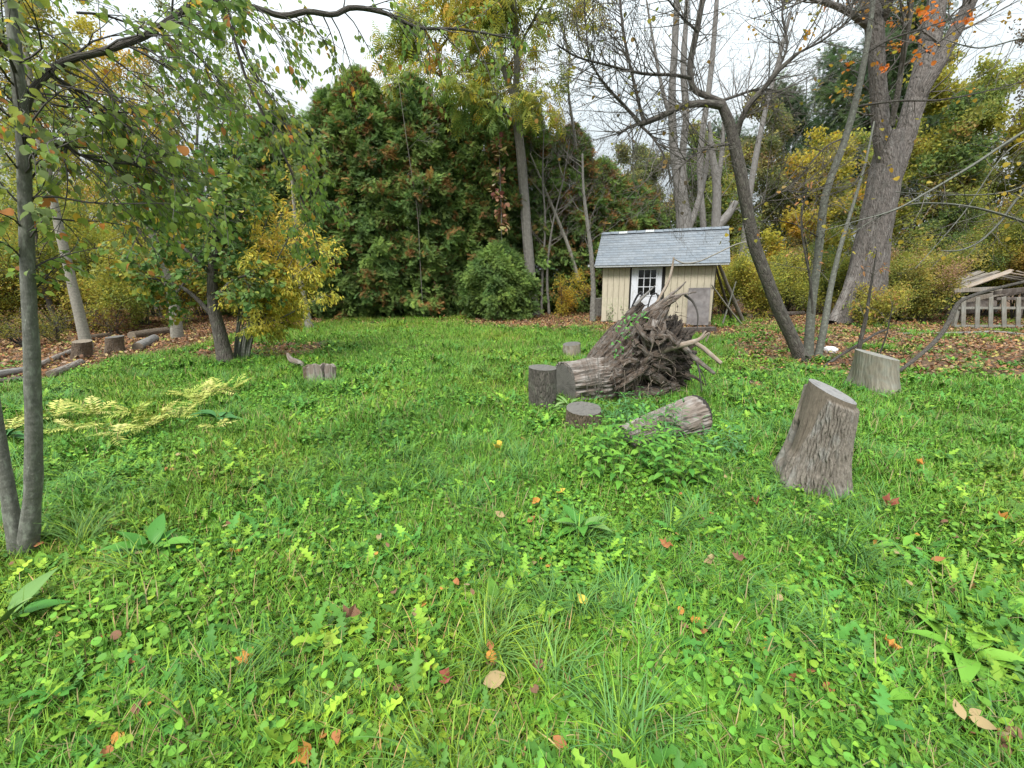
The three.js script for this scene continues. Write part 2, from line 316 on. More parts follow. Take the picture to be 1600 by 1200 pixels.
// ---------------------------------------------------------------- garden shed
{
  R = rngOf(101);
  const beige = surf(256, (u, v) => {
    const g = 1 + 0.10 * pf(u, v, 40, 3, 5, 3) + 0.10 * pf(u, v, 4, 5, 9, 4), st = smooth(0.1, 0.34, pf(u, v, 9, 3, 17, 4)) * 0.55, gr = smooth(0.2, 0.36, pf(u, v, 6, 6, 27, 4)) * 0.35;
    return [...tone(blend(blend([0.46, 0.405, 0.30], [0.36, 0.31, 0.23], st), [0.32, 0.33, 0.2], gr), g), 0.5 + 0.4 * pf(u, v, 50, 3, 3, 3)];
  }, 0.0015, 0.85);
  const white = surf(256, (u, v) => { const st = smooth(0.08, 0.36, pf(u, v, 8, 4, 19, 4)) * 0.5; return [...tone(blend([0.58, 0.59, 0.62], [0.40, 0.39, 0.37], st), 1 + 0.08 * pf(u, v, 30, 30, 4, 2)), 0.5 + 0.3 * pf(u, v, 20, 20, 2, 3)]; }, 0.001, 0.6);
  const shingleMats = [[0.165, 0.185, 0.205], [0.185, 0.203, 0.222], [0.150, 0.170, 0.190], [0.176, 0.192, 0.207], [0.158, 0.174, 0.190]].map((c, k) => surf(128, (u, v) => [...tone(c, 1 + 0.5 * pf(u, v, 40, 40, 3 + k, 2) + 0.25 * pf(u, v, 6, 6, 8 + k, 3)), 0.5 + pf(u, v, 48, 48, 6 + k, 2)], 0.002, 0.92));
  const dark = plain(0.02, 0.018, 0.016, 0.9), trimGrey = woodMat([0.32, 0.33, 0.32], { seed: 131, grey: [0.40, 0.41, 0.42] });
  const base = G(1020, 508); base.y = 0;
  const s = thing('garden_shed', 'small beige board-sided garden shed with grey shingle roof and white glazed door', 'shed', base, null, -20 * Math.PI / 180);
  s.rotation.z = 0.016; s.scale.setScalar(0.915); s.updateMatrixWorld(true);
  const add = (mb, name, mat, parent = s, o) => { const m = shade(new THREE.Mesh(mb.geometry(o?.flat ?? true), mat)); m.name = name; if (o?.label) m.userData.label = o.label; parent.add(m); return m; };
  const WX0 = -1.80, WX1 = 1.84, WH = 2.06, D = 2.2, RISE = 1.16, EAVE = 0.32, SL0 = -2.04, SL1 = 2.22;
  // sill, inner dark lining, siding boards one by one
  add(new MB().box(V(0.02, 0.06, -D / 2), V(WX1 - WX0 + 0.02, 0.2, D + 0.02)), 'sill', M.greyWood);
  const wall = (x0, x1, w, z) => { for (let x = x0; x < x1 - 0.03;) { const ww = Math.min(w * rr(0.96, 1.04), x1 - x), dz = rr(-0.003, 0.003), b = 0.11 + rr(-0.02, 0.02); const m = add(new MB().box(V(0, (WH + b) / 2, 0), V(ww - 0.008, WH - b, 0.02), null, 0.005), 'siding_board', beige); m.position.set(x + ww / 2, 0, z + dz); x += ww; } };
  wall(WX0, -0.86, 0.195, 0); wall(0.30, WX1, 0.21, 0);
  for (const x of [WX0 + 0.01, WX1 - 0.01]) for (let z = -0.02; z > -D + 0.05; z -= 0.2) { const m = add(new MB().box(V(0, WH / 2 + 0.05, 0), V(0.02, WH - 0.1, 0.19), null, 0.004), 'siding_board', beige); m.position.set(x + rr(-0.002, 0.002), 0, z - 0.1); }
  add(new MB().box(V((WX0 + WX1) / 2, WH / 2, -D), V(WX1 - WX0, WH, 0.02)), 'back_wall', beige);
  add(new MB().box(V((WX0 + WX1) / 2, 0.17, -D / 2), V(WX1 - WX0 - 0.06, 0.03, D - 0.08)), 'shed_floor', M.darkWood);
  add(new MB().box(V((WX0 + WX1) / 2, WH / 2, -0.03), V(0.02, WH, 0.02)), 'stud', M.darkWood);
  for (const [a, b] of [[WX0 + 0.03, -0.86], [0.29, WX1 - 0.03]]) add(new MB().box(V((a + b) / 2, WH / 2, -0.035), V(b - a, WH - 0.1, 0.03)), 'lining', dark);
  for (const x of [WX0 + 0.01, WX1 - 0.01]) { const g = new MB(), a = [[0, WH], [-D, WH], [-D / 2, WH + RISE - 0.1]]; const q = a.map(([z, y]) => g.v(x, y, z, z, y)), q2 = a.map(([z, y]) => g.v(x + 0.015, y, z, z, y)); g.tri(q[0], q[1], q[2]); g.tri(q2[0], q2[2], q2[1]); for (let i = 0; i < 3; i++) g.quad(q[i], q[(i + 1) % 3], q2[(i + 1) % 3], q2[i]); add(g, 'gable', beige); }
  add(new MB().box(V(0.02, WH - 0.05, 0.035), V(WX1 - WX0 - 0.02, 0.09, 0.03)), 'frieze_board', M.greyWood);
  // door
  const dx0 = -0.80, dx1 = 0.20, dc = (dx0 + dx1) / 2, gx0 = -0.59, gx1 = 0.03, gy0 = 1.02, gy1 = 1.90, dt = 1.99;
  for (const [x, w] of [[dx0 - 0.025, 0.045], [dx1 + 0.045, 0.06]]) add(new MB().box(V(x, 1.06, -0.025), V(w, 1.92, 0.05)), 'door_jamb', dark);
  const door = add(new MB().box(V(dc, (0.14 + gy0) / 2, 0), V(dx1 - dx0, gy0 - 0.14, 0.035), null, 0.003).box(V(dc, (gy1 + dt) / 2, 0), V(dx1 - dx0, dt - gy1, 0.035), null, 0.003).box(V((dx0 + gx0) / 2, (gy0 + gy1) / 2, 0), V(gx0 - dx0, gy1 - gy0, 0.035), null, 0.003).box(V((dx1 + gx1) / 2, (gy0 + gy1) / 2, 0), V(dx1 - gx1, gy1 - gy0, 0.035), null, 0.003), 'door', white);
  const fr = new MB(); for (const x of [gx0, gx1]) fr.box(V(x, (gy0 + gy1) / 2, 0.024), V(0.04, gy1 - gy0 + 0.04, 0.02), null, 0.004); for (const y of [gy0, gy1]) fr.box(V((gx0 + gx1) / 2, y, 0.0235), V(gx1 - gx0 - 0.04, 0.04, 0.019), null, 0.004);
  add(fr, 'window_frame', white, door);
  for (const k of [1, 2]) { add(new MB().box(V(gx0 + (gx1 - gx0) * k / 3, (gy0 + gy1) / 2, 0.012), V(0.026, gy1 - gy0 - 0.04, 0.018), null, 0.003), 'muntin', white, door); add(new MB().box(V((gx0 + gx1) / 2, gy0 + (gy1 - gy0) * k / 3, 0.010), V(gx1 - gx0 - 0.04, 0.026, 0.016), null, 0.003), 'muntin', white, door); }
  const glass = new THREE.MeshPhysicalMaterial({ color: new THREE.Color().setRGB(0.75, 0.78, 0.78), roughness: 0.06, transmission: 1, thickness: 0, ior: 1.5 });
  for (let i = 0; i < 3; i++) for (let j = 0; j < 3; j++) { const w = (gx1 - gx0) / 3, h = (gy1 - gy0) / 3; const g = new MB(), x = gx0 + w * (i + 0.5), y = gy0 + h * (j + 0.5), a = [[-1, -1], [1, -1], [1, 1], [-1, 1]].map(([p, q]) => g.v(x + p * w * 0.47, y + q * h * 0.47, rr(-0.002, 0.002), p, q)); g.quad(...a); add(g, 'pane', glass, door); }
  add(new MB().box(V(dx1 - 0.07, 1.0, 0.03), V(0.03, 0.12, 0.03), null, 0.006), 'handle', plain(0.1, 0.1, 0.1, 0.4, { metalness: 0.7 }), door);
  // roof: two deck slopes, then shingles course by course on the front, ridge cap
  const ang = Math.atan2(RISE, D / 2 + EAVE - 0.0) , L = Math.hypot(RISE, D / 2 + EAVE), y0 = WH - 0.03;
  const deck = new MB();
  for (const sgn of [1, -1]) { const q = new THREE.Quaternion().setFromAxisAngle(V(1, 0, 0), sgn * ang); deck.box(V((SL0 + SL1) / 2, y0 + RISE / 2 + 0.01, -D / 2 + sgn * (D / 2 + EAVE) / 2), V(SL1 - SL0 - 0.02, 0.025, L), q); }
  const roof = add(deck, 'roof', M.greyWood);
  const q = new THREE.Quaternion().setFromAxisAngle(V(1, 0, 0), ang), rows = 13, ex = L / rows;
  const shared = [0, 1, 2, 3].map((k) => new MB().box(V(0, 0, 0), V([0.30, 0.27, 0.33, 0.29][k] - 0.006, 0.009, ex * 1.35), null, 0).geometry(true));
  for (let r = 0; r < rows; r++) {
    const along = (r + 0.5) * ex; let x = SL0 - 0.005 + (r % 2) * 0.0;
    let first = true;
    while (x < SL1) {
      const k = Math.floor(R() * 4), w0 = [0.30, 0.27, 0.33, 0.29][k]; let sx = first ? [0.6, 1, 0.35, 0.8][r % 4] : 1; first = false;
      let w = w0 * sx; if (x + w > SL1 - 0.02) { w = SL1 - x; sx = w / w0; }
      const m = shade(new THREE.Mesh(shared[k], shingleMats[Math.floor(R() * 5)])); m.name = 'shingle';
      const t = along / L; m.position.set(x + w / 2, y0 + RISE * t + 0.034, -D / 2 + (D / 2 + EAVE) * (1 - t)); m.scale.x = sx;
      m.quaternion.copy(q).multiply(new THREE.Quaternion().setFromEuler(new THREE.Euler(-0.055 - rr(0, 0.012), rr(-0.004, 0.004), 0))); roof.add(m); x += w;
      if (x > SL1 - 0.03) break;
    }
  }
  for (let x = SL0; x < SL1 - 0.02; x += 0.31) { const w = Math.min(0.3, SL1 - x); const m = add(new MB().box(V(0, 0, 0.06), V(w, 0.012, 0.15), new THREE.Quaternion().setFromAxisAngle(V(1, 0, 0), 0.62)).box(V(0, 0, -0.06), V(w, 0.012, 0.15), new THREE.Quaternion().setFromAxisAngle(V(1, 0, 0), -0.62)), 'ridge_cap', R() < 0.12 ? trimGrey : shingleMats[2], roof); m.position.set(x + w / 2, y0 + RISE + 0.035 + rr(0, 0.012), -D / 2); m.rotation.z = rr(-0.03, 0.03); }
  add(new MB().box(V((SL0 + SL1) / 2, y0 - 0.012, EAVE - 0.005), V(SL1 - SL0 - 0.05, 0.06, 0.02)), 'fascia', trimGrey, roof);
  add(new MB().box(V(SL0 - 0.1, WH - 0.0, -0.12), V(0.42, 0.075, 0.09)), 'rafter_end', trimGrey, roof);

  // sheet of plywood leaning on the front, and the loop handles before the door
  const pl = woodMat([0.17, 0.152, 0.145], { seed: 141, fx: 8, fy: 6, bump: 0.002, grey: [0.21, 0.197, 0.193] });
  const pb = s.localToWorld(V(1.42, 0.06, 0.26)); const py = thing('plywood_sheet', 'grey weathered plywood sheet leaning on the right of the shed front', 'board', pb, null, -20 * Math.PI / 180);
  py.rotation.order = 'YXZ'; py.rotation.x = -0.13; py.rotation.z = 0.03; py.updateMatrixWorld(true);
  add(new MB().box(V(0, 0.56, 0), V(0.62, 1.12, 0.018), null, 0.003), 'panel', pl, py);
  const black = plain(0.012, 0.012, 0.013, 0.45), hb = s.localToWorld(V(-0.45, 0, 0.55)), hd = thing('tube_frame', 'black tubular frame with looped handles standing before the shed door', 'frame', hb, null, -20 * Math.PI / 180);
  const loop = (pts, r) => { const [P, Q] = spline(pts.map((a) => V(...a)), pts.map(() => r), 0.05); return new MB().tube(P, Q, 8); };
  add(loop([[-0.3, 0.1, 0.1], [-0.22, 0.62, 0], [-0.06, 1.0, -0.08], [0.02, 1.06, -0.1], [0.04, 0.98, -0.08], [-0.06, 0.7, 0.02], [-0.12, 0.1, 0.12]], 0.032), 'handle', black, hd, { flat: false });
  add(loop([[0.22, 0.1, 0.1], [0.24, 0.6, 0.02], [0.34, 0.98, -0.08], [0.43, 1.03, -0.1], [0.5, 0.94, -0.08], [0.5, 0.5, 0.02], [0.5, 0.1, 0.1]], 0.022), 'handle', black, hd, { flat: false });
  add(loop([[-0.18, 0.72, 0.0], [0.05, 0.62, 0.02], [0.27, 0.7, 0]], 0.014), 'crossbar', black, hd, { flat: false });
  // worn timber lying along the ground before the shed
  const tb = G(1075, 521); const tm = thing('timber_beam', 'dark timber beam lying on the ground before the shed', 'beam', tb);
  new MB().box(tb.clone().add(V(0, 0.08, 0)), V(1.55, 0.16, 0.18), new THREE.Quaternion().setFromEuler(new THREE.Euler(0, 0.12, 0.01)), 0.01).build('beam', M.darkWood, tm, { flat: true });
}
// ---------------------------------------------------------------- fence and the rotten boards behind it
{
  R = rngOf(102);
  const b = G(1545, 514), k = m2(1, b), f = thing('picket_fence', 'low grey picket fence section at the right edge', 'fence', b), h = (514 - 464) * k;
  for (let i = 0; i < 8; i++) { const x = 1505 + i * 21.4, p = W(x, 514, -b.z - 0.03), q = W(x + rr(-1.5, 1.5), 464 + rr(-1, 1), -b.z - 0.03), d = q.clone().sub(p), l = d.length(); new MB().box(p.clone().lerp(q, 0.5), V(10 * k * rr(0.94, 1.05), l, 0.025), new THREE.Quaternion().setFromRotationMatrix(basis(d, V(0, 0, 1))), 0.004).build('picket', M.fence, f, { flat: true }); }
  for (const y of [0.97, 0.14]) new MB().box(V(b.x + 0.7, b.y + h * y, b.z), V(3.5, 0.07, 0.04), null, 0.005).build('rail', M.fence, f, { flat: true });
  for (const x of [-1.0, 1.9]) new MB().box(V(b.x + x, b.y + h * 0.45, b.z - 0.07), V(0.09, h * 0.95, 0.09), null, 0.008).build('post', M.fence, f, { flat: true });
  // collapsed lean-to: rotten planks sloping over the fence, dark boards under them
  const c = G(1560, 505), r = thing('rotten_board_heap', 'collapsed heap of rotten planks sloping up behind the picket fence', 'wood heap', c), Z = -c.z;
  const A = W(1470, 462, Z - 0.1), B = W(1588, 424, Z - 0.1), C = W(1660, 438, Z - 0.1), n = 10;
  for (const [P, Q, m] of [[A, B, n], [B, C, 6]]) for (let i = 0; i < m; i++) {
    const j = i / (m - 1), p = P.clone().add(V(rr(-0.1, 0.1), rr(-0.05, 0.03) - 0.1 * j, -j * 1.3)), q2 = Q.clone().add(V(rr(-0.15, 0.15), rr(-0.08, 0.06) - 0.05 * j, -j * 1.3)), d = q2.clone().sub(p);
    const mid = p.clone().add(q2).multiplyScalar(0.5), M4 = basis(d, V(0.1 * gauss(), 1, 0.25));
    new MB().box(mid, V(0.15 * rr(0.8, 1.2), d.length() * rr(0.85, 1.08), 0.035), new THREE.Quaternion().setFromRotationMatrix(M4), 0.006).build('plank', i < 2 ? M.paleRoot : R() < 0.4 ? M.darkWood : M.greyWood, r, { flat: true });
  }
  for (let i = 0; i < 9; i++) { const x0 = rr(1480, 1600), p = W(x0, rr(452, 500), Z - rr(-0.2, 0.9)); new MB().box(p, V(rr(0.9, 2.0), rr(0.08, 0.2), 0.04), new THREE.Quaternion().setFromEuler(new THREE.Euler(rr(-0.4, 0.4), rr(-0.3, 0.3), rr(-0.05, 0.32))), 0.006).build('board', R() < 0.6 ? M.darkWood : M.greyWood, r, { flat: true }); }
  for (const [x, hh] of [[1500, 0.75], [1590, 1.25], [1640, 1.2]]) { const p = G(x, 503); new MB().tube([p, p.clone().add(V(0.03, hh, -0.1))], [0.07, 0.06], 8).build('post', M.darkWood, r); }
}
// ---------------------------------------------------------------- trees: a trunk and limbs along given lines, twigs grown from them, leaves hung on the twigs
class Tree {
  constructor(name, label, category, base, group) { this.g = thing(name, label, category, base, group); this.trunk = new MB(); this.tw = new MB(); this.spots = []; this.paths = []; this.wood = M.twig; }
  // a limb through pixel points [px, py, dz] in the plane Z metres ahead, widths in pixels
  px(points, Z, widths, o = {}) { const P = points.map(([x, y, dz = 0]) => W(x, y, Z - dz)); return this.limb(P, widths.map((w, i) => m2(w * (this.wk ?? 1), P[Math.min(i, P.length - 1)]) / 2), o); }
  limb(P, rs, o = {}) {
    if (rs.length < P.length) { const a = rs; rs = P.map((_, i) => { const t = i / (P.length - 1) * (a.length - 1), k = Math.min(a.length - 2, Math.floor(t)); return mix(a[k], a[k + 1], t - k); }); }
    const [p, r] = spline(P, rs, o.step ?? Math.max(0.04, rs[0] * 0.8));
    const sd = R() * 50, rough = o.rough ?? 0.05;
    const disp = o.disp ?? ((a, l, t, q) => rough * 2 * N(Math.cos(a) * 1.2 + sd, Math.sin(a) * 1.2, l * 1.2 / Math.max(0.1, rs[0] * 4)) + rough * fbm(Math.cos(a) * 3 + sd, Math.sin(a) * 3, l * 2.4, 2));
    const mb = o.part ? new MB() : this.trunk;
    mb.tube(p, r, o.radial ?? (rs[0] > 0.12 ? 22 : rs[0] > 0.04 ? 12 : 7), { disp, tile: o.tile ?? 0.5, cap: true });
    if (o.part) mb.build(o.part, o.mat ?? this.bark ?? M.darkBark, this.g);
    const path = { p, r }; this.paths.push(path); return path;
  }
  // n twigs along a path, each with its own twigs down to depth 0
  sprout(path, n, o) {
    const { p, r } = path, t0 = o.t0 ?? 0.3, t1 = o.t1 ?? 1;
    for (let i = 0; i < n; i++) {
      const t = mix(t0, t1, (i + R()) / n), k = Math.min(p.length - 2, Math.floor(t * (p.length - 1)));
      const d = p[k + 1].clone().sub(p[k]).normalize(), dir = turned(d, rr(o.ang?.[0] ?? 0.6, o.ang?.[1] ?? 1.2), R() * 6.283);
      if (o.bias) dir.add(V(...o.bias)).normalize();
      const L = rr(...o.len) * (1 - (o.fall ?? 0.35) * t);
      this.twig(p[k].clone(), dir, L, Math.min(r[k] * 0.6, o.r ?? L * 0.012), o.depth ?? 1, o);
    }
    return this;
  }
  twig(p0, d, L, r, depth, o) {
    const n = depth > 0 ? 6 : 4, P = [p0], Q = [r], dir = d.clone(), w = o.wander ?? 0.18;
    for (let i = 1; i <= n; i++) { dir.add(V(gauss() * w, gauss() * w + (o.up ?? 0.04), gauss() * w)).normalize(); P.push(P[i - 1].clone().addScaledVector(dir, L / n)); Q.push(Math.max(o.rmin ?? 0.0016, r * (1 - 0.8 * i / n))); }
    this.tw.tube(P, Q, depth > 1 ? 5 : 3, { cap: false, tile: 0.3 });
    if (depth > 0) {
      const kids = Math.max(2, Math.round((o.kids ?? 5) * rr(0.7, 1.3)));
      for (let k = 0; k < kids; k++) { const t = mix(0.2, 0.98, (k + R()) / kids), j = Math.min(n - 1, Math.floor(t * n)), f = t * n - j; this.twig(P[j].clone().lerp(P[j + 1], f), turned(P[j + 1].clone().sub(P[j]).normalize(), rr(0.45, 1.0), R() * 6.283), L * rr(0.35, 0.62) * (1 - 0.3 * t), Q[j] * 0.62, depth - 1, o); }
    }
    if (depth <= (o.leafDepth ?? 0)) for (let i = 1; i <= n; i++) this.spots.push({ p: P[i].clone(), d: P[i].clone().sub(P[i - 1]).normalize(), e: i / n });
  }
  // hang leaves on the twigs: n in all, colour(p) -> [r, g, b]
  foliage(name, geo, mat, n, o) {
    if (!this.spots.length) return; const list = [];
    for (let i = 0; i < n; i++) {
      const s = this.spots[Math.floor(R() * this.spots.length)], p = s.p.clone().add(V(gauss(), gauss(), gauss()).multiplyScalar(o.spread ?? 0.02));
      if (o.keep && !o.keep(p)) continue;
      const d = turned(s.d, rr(0.3, 1.3), R() * 6.283); d.y -= o.droop ?? 0.4; d.normalize();
      list.push({ p, d, n: V(gauss() * 0.7, 1, gauss() * 0.7), s: rr(...(o.size ?? [0.8, 1.2])), c: o.color(p) });
    }
    return scatter(name, geo, mat, list, this.g);
  }
  finish(bark) { this.trunk.build('trunk', bark ?? this.bark ?? M.darkBark, this.g); this.tw.build('twigs', this.wood, this.g, { kind: 'stuff' }); return this; }
}
function turned(d, a, az) { const x = Math.abs(d.y) < 0.9 ? V(0, 1, 0).cross(d).normalize() : V(1, 0, 0).cross(d).normalize(), y = d.clone().cross(x); return d.clone().multiplyScalar(Math.cos(a)).addScaledVector(x, Math.sin(a) * Math.cos(az)).addScaledVector(y, Math.sin(a) * Math.sin(az)); }
// palettes: pick by noise so that colours gather in patches
const pick = (cols, p, f = 0.9, sd = 0) => { const t = clamp(0.5 + 1.1 * fbm(p.x * f + sd, p.y * f, p.z * f, 2) + 0.22 * gauss()); return jit(cols[Math.min(cols.length - 1, Math.floor(t * cols.length))], 0.3); };

// leaf and spray shapes shared by the trees
const SPRAY = (() => {
  R = rngOf(7); const I = new THREE.Matrix4(), one = (f) => { const mb = new MB(); f(mb); mb.c = null; return mb.geometry(); };
  const ovate = one((m) => leafInto(m, I, 0.085, 0.055, OVATE, 0.25, 0.6, null, 0.015));
  const round = one((m) => leafInto(m, I, 0.09, 0.085, ROUND, 0.2, 0.5, null, 0.02));
  const lance = one((m) => leafInto(m, I, 0.075, 0.026, LANCE, 0.3, 0.5, null, 0.008));
  const pinnate = (n, L, l, w) => one((m) => {
    for (let i = 0; i < n; i++) for (const s of [-1, 1]) { const y = L * (0.22 + 0.75 * i / (n - 1)), k = Math.sin(0.5 + 2.2 * i / n); leafInto(m, place(V(0, y, -0.25 * y * y), V(s * 0.85, 0.5, -0.25 + rr(-0.2, 0.2)), V(rr(-0.2, 0.2), 0.2, 1)), l * k, w * k, LITTLE, 0.2, 0.4, null); }
    leafInto(m, place(V(0, L, -0.25 * L * L), V(0, 1, -0.4), V(0, 0, 1)), l, w, LITTLE, 0.2, 0.3, null);
    const a = m.v(-0.002, 0, 0), b = m.v(0.002, 0, 0), c = m.v(0, L, -0.25 * L * L); m.tri(a, b, c);
  });
  const ashLeaf = pinnate(6, 0.34, 0.12, 0.035), fernLeaf = pinnate(10, 0.42, 0.13, 0.026);
  // a loose handful of small leaves, for crowns farther away
  const clump = (n, r, l, w) => one((m) => { for (let i = 0; i < n; i++) { const d = V(gauss(), gauss(), gauss()).normalize(); leafInto(m, place(d.clone().multiplyScalar(r * Math.cbrt(R())), V(gauss(), gauss() - 0.5, gauss()).normalize(), V(gauss(), 0.8, gauss())), l * rr(0.7, 1.3), w * rr(0.7, 1.3), LITTLE, 0.25, 0.4, null); } });
  // cedar: a handful of small flat fans of scaly branchlets
  const cedar = one((m) => {
    for (let q = 0; q < 5; q++) {
      const d = V(gauss() * 0.7, 1, gauss() * 0.5).normalize(), B = place(V(gauss() * 0.07, 0.05 * q + gauss() * 0.03, gauss() * 0.06), d, V(gauss() * 0.6, 0.3 * gauss(), 1)), L = rr(0.12, 0.2), p = V();
      const strip = (x0, y0, x1, y1, z0, z1, w) => { const dx = x1 - x0, dy = y1 - y0, l = Math.hypot(dx, dy), sx = -dy / l * w, sy = dx / l * w, at = (x, y, z) => { p.set(x, y, z).applyMatrix4(B); return m.v(p.x, p.y, p.z); }; const a = at(x0 - sx * 0.6, y0 - sy * 0.6, z0), b = at(x0 + sx * 0.6, y0 + sy * 0.6, z0), mx = x0 + dx * 0.6, my = y0 + dy * 0.6, c = at(mx + sx, my + sy, (z0 + z1) / 2), e = at(mx - sx, my - sy, (z0 + z1) / 2), t = at(x1, y1, z1); m.quad(a, b, c, e); m.tri(e, c, t); };
      strip(0, 0, 0, L, 0, -0.25 * L, 0.005);
      for (let i = 1; i < 7; i++) for (const s of [-1, 1]) { const t = i / 7, y = L * t, l = L * 0.42 * Math.sin(0.5 + 2.2 * t) * rr(0.7, 1.2), z = -0.25 * L * t; strip(0, y, s * l * 0.7, y + l * 0.75, z, z - 0.2 * l + rr(-0.01, 0.01), 0.0048); if (i < 6) strip(s * l * 0.3, y + l * 0.33, s * l * 0.75, y + l * 0.35, z, z + rr(-0.01, 0.01), 0.004); }
    }
  });
  return { ovate, round, lance, ashLeaf, fernLeaf, clump: clump(14, 0.2, 0.075, 0.05), fine: clump(16, 0.22, 0.055, 0.026), big: clump(9, 0.2, 0.10, 0.085), needle: clump(40, 0.26, 0.16, 0.007), cedar };
})();
const fissures = (amp, fa, fl, sd) => (a, l) => { const w = N(Math.cos(a) * 2 + sd, Math.sin(a) * 2, l * 1.5) * 0.6; const r = 1 - Math.abs(N(Math.cos(a) * fa + w + sd, Math.sin(a) * fa + w, l * fl)) * 2.4; return -amp * smooth(0.5, 1.0, r) + amp * 0.8 * N(Math.cos(a) * 1.5 + sd, Math.sin(a) * 1.5, l * 0.9); };
// ------------------------------------------------ near twin-stemmed tree on the left, its leafy limbs over the upper left of the view
{
  R = rngOf(201);
  const base = G(33, 868), Z = -base.z, t = new Tree('young_tree', 'near tree with two slim grey stems forking at the ground on the left edge', 'tree', base); t.bark = M.young; t.wood = M.darkTwig;
  const tr = (p, z, w, o) => t.px(p, z, w, { rough: 0.07, step: 0.05, tile: 0.8, ...o });
  const at = (pts, z0, z1) => pts.map(([x, y], i) => [x, y, -(z1 - z0) * i / (pts.length - 1)]);
  tr([[38, 885], [44, 845], [50, 790], [53, 700], [51, 600], [46, 480], [42, 380], [39, 300], [36, 220], [30, 140], [22, 60], [14, -20], [6, -120]], Z, [44, 38, 31, 30, 29, 27, 26, 25, 24, 24, 23, 21, 18], { radial: 24 });
  tr([[36, 880, 0.0], [28, 845, 0.01], [18, 800, 0.0], [4, 720, -0.03], [-14, 610, -0.06], [-40, 470, -0.1], [-80, 300, -0.1]], Z, [40, 36, 28, 26, 24, 22, 20], { part: 'stem', radial: 20 });
  const A = tr(at([[32, 190], [52, 140], [77, 112], [110, 92], [155, 82], [190, 70], [228, 55], [284, 18], [345, -30]], Z, Z + 0.35), Z, [17, 16, 15, 15, 14, 14, 13, 12, 10], { part: 'branch', mat: M.darkBark });
  const B = tr(at([[250, -60], [300, -22], [345, 3], [400, 12], [440, 25], [480, 18], [522, 23], [548, 12], [600, 20], [650, 42], [720, 46], [800, 60]], Z + 0.9, Z + 1.6), Z + 0.9, [13, 12, 11, 10, 10, 9, 8, 8, 7, 5, 4, 2], { part: 'branch', mat: M.darkBark });
  const C = tr(at([[37, 260], [62, 235], [95, 224], [125, 242], [150, 250], [205, 256], [262, 252]], Z, Z + 0.3), Z, [9, 8, 8, 7, 6, 4, 2], { part: 'branch', mat: M.darkBark });
  const D = tr(at([[77, 112], [105, 132], [140, 152], [172, 176], [205, 202], [228, 240], [236, 290]], Z + 0.05, Z + 0.5), Z + 0.05, [7, 7, 6, 6, 5, 4, 2], { part: 'branch', mat: M.darkBark });
  const E = tr(at([[345, 3], [366, 60], [382, 115], [408, 172], [436, 226], [462, 286], [486, 350], [500, 400]], Z + 1.05, Z + 1.3), Z + 1.05, [6, 6, 5, 5, 4, 3, 2, 1.5], { part: 'branch', mat: M.darkBark });
  const F = tr(at([[352, 5], [380, 80], [420, 150], [452, 205], [480, 262], [515, 330]], Z + 1.1, Z + 1.5), Z + 1.1, [5, 5, 4, 3, 2, 1.5], { part: 'branch', mat: M.darkBark });
  const H = tr(at([[120, 20], [160, 23], [200, 36], [240, 50], [285, 70], [330, 110], [360, 160]], Z + 0.2, Z + 0.7), Z + 0.2, [5, 5, 4, 4, 3, 2.5, 2], { part: 'branch', mat: M.darkBark });
  const K = tr(at([[20, 60], [26, 120], [60, 155], [110, 168], [170, 165]], Z + 0.02, Z + 0.4), Z, [8, 7, 6, 4, 2], { part: 'branch', mat: M.darkBark });
  const o = { len: [0.3, 0.75], depth: 1, kids: 5, wander: 0.22, up: -0.07, t0: 0.15, r: 0.006, bias: [0.25, -0.25, -0.35] };
  t.sprout(A, 26, o).sprout(B, 26, { ...o, bias: [0.1, -0.6, 0.0], len: [0.35, 0.75] }).sprout(C, 20, o).sprout(D, 20, o).sprout(E, 15, { ...o, len: [0.25, 0.5], t0: 0.05 }).sprout(F, 13, { ...o, len: [0.25, 0.5], t0: 0.05 }).sprout(H, 18, o).sprout(K, 16, o);
  t.sprout(t.paths[0], 14, { ...o, t0: 0.62, len: [0.4, 0.9], bias: [0.5, -0.05, -0.5] });
  t.sprout(t.paths[0], 20, { ...o, t0: 0.50, t1: 0.92, len: [0.18, 0.42], bias: [0.2, 0.1, 0.1] });
  const cols = [[0.10, 0.19, 0.045], [0.16, 0.26, 0.045], [0.22, 0.31, 0.05], [0.20, 0.26, 0.09], [0.32, 0.37, 0.055], [0.46, 0.42, 0.06], [0.56, 0.38, 0.045], [0.50, 0.20, 0.05]];
  const mats = cols.map((c) => leafMat(0.58, 0.98, ...c)), list = [];
  for (let i = 0; i < 6000; i++) {
    const s = t.spots[Math.floor(R() * t.spots.length)], p = s.p.clone().add(V(gauss(), gauss(), gauss()).multiplyScalar(0.02)), d = turned(s.d, rr(0.3, 1.2), R() * 6.283); d.y -= 0.75; d.normalize();
    const q = p.clone().sub(EYE).applyEuler(new THREE.Euler(PITCH, 0, 0)), sx = 800 + q.x / -q.z * FOCAL, sy = 600 - q.y / -q.z * FOCAL;
    if (Math.hypot(sx - 130, sy - 90) < 60 && R() < 0.5) continue;
    const u = clamp(0.42 + 0.85 * fbm(p.x * 1.1, p.y * 1.1, p.z * 1.1, 2) + 0.17 * gauss()); let k = Math.floor(u * 6.2); if (R() < 0.045) k = 6; if (R() < 0.03) k = 7;
    list.push({ p, d, n: V(gauss() * 0.8 + 0.2, 0.9, 0.5 + gauss() * 0.8), s: rr(0.28, 0.60), k: clamp(k, 0, 7), q: (sx > -20 && sx < 1600 && sy > -20) ? -q.z : 99 });
  }
  list.sort((a, b) => a.q / a.s - b.q / b.s);
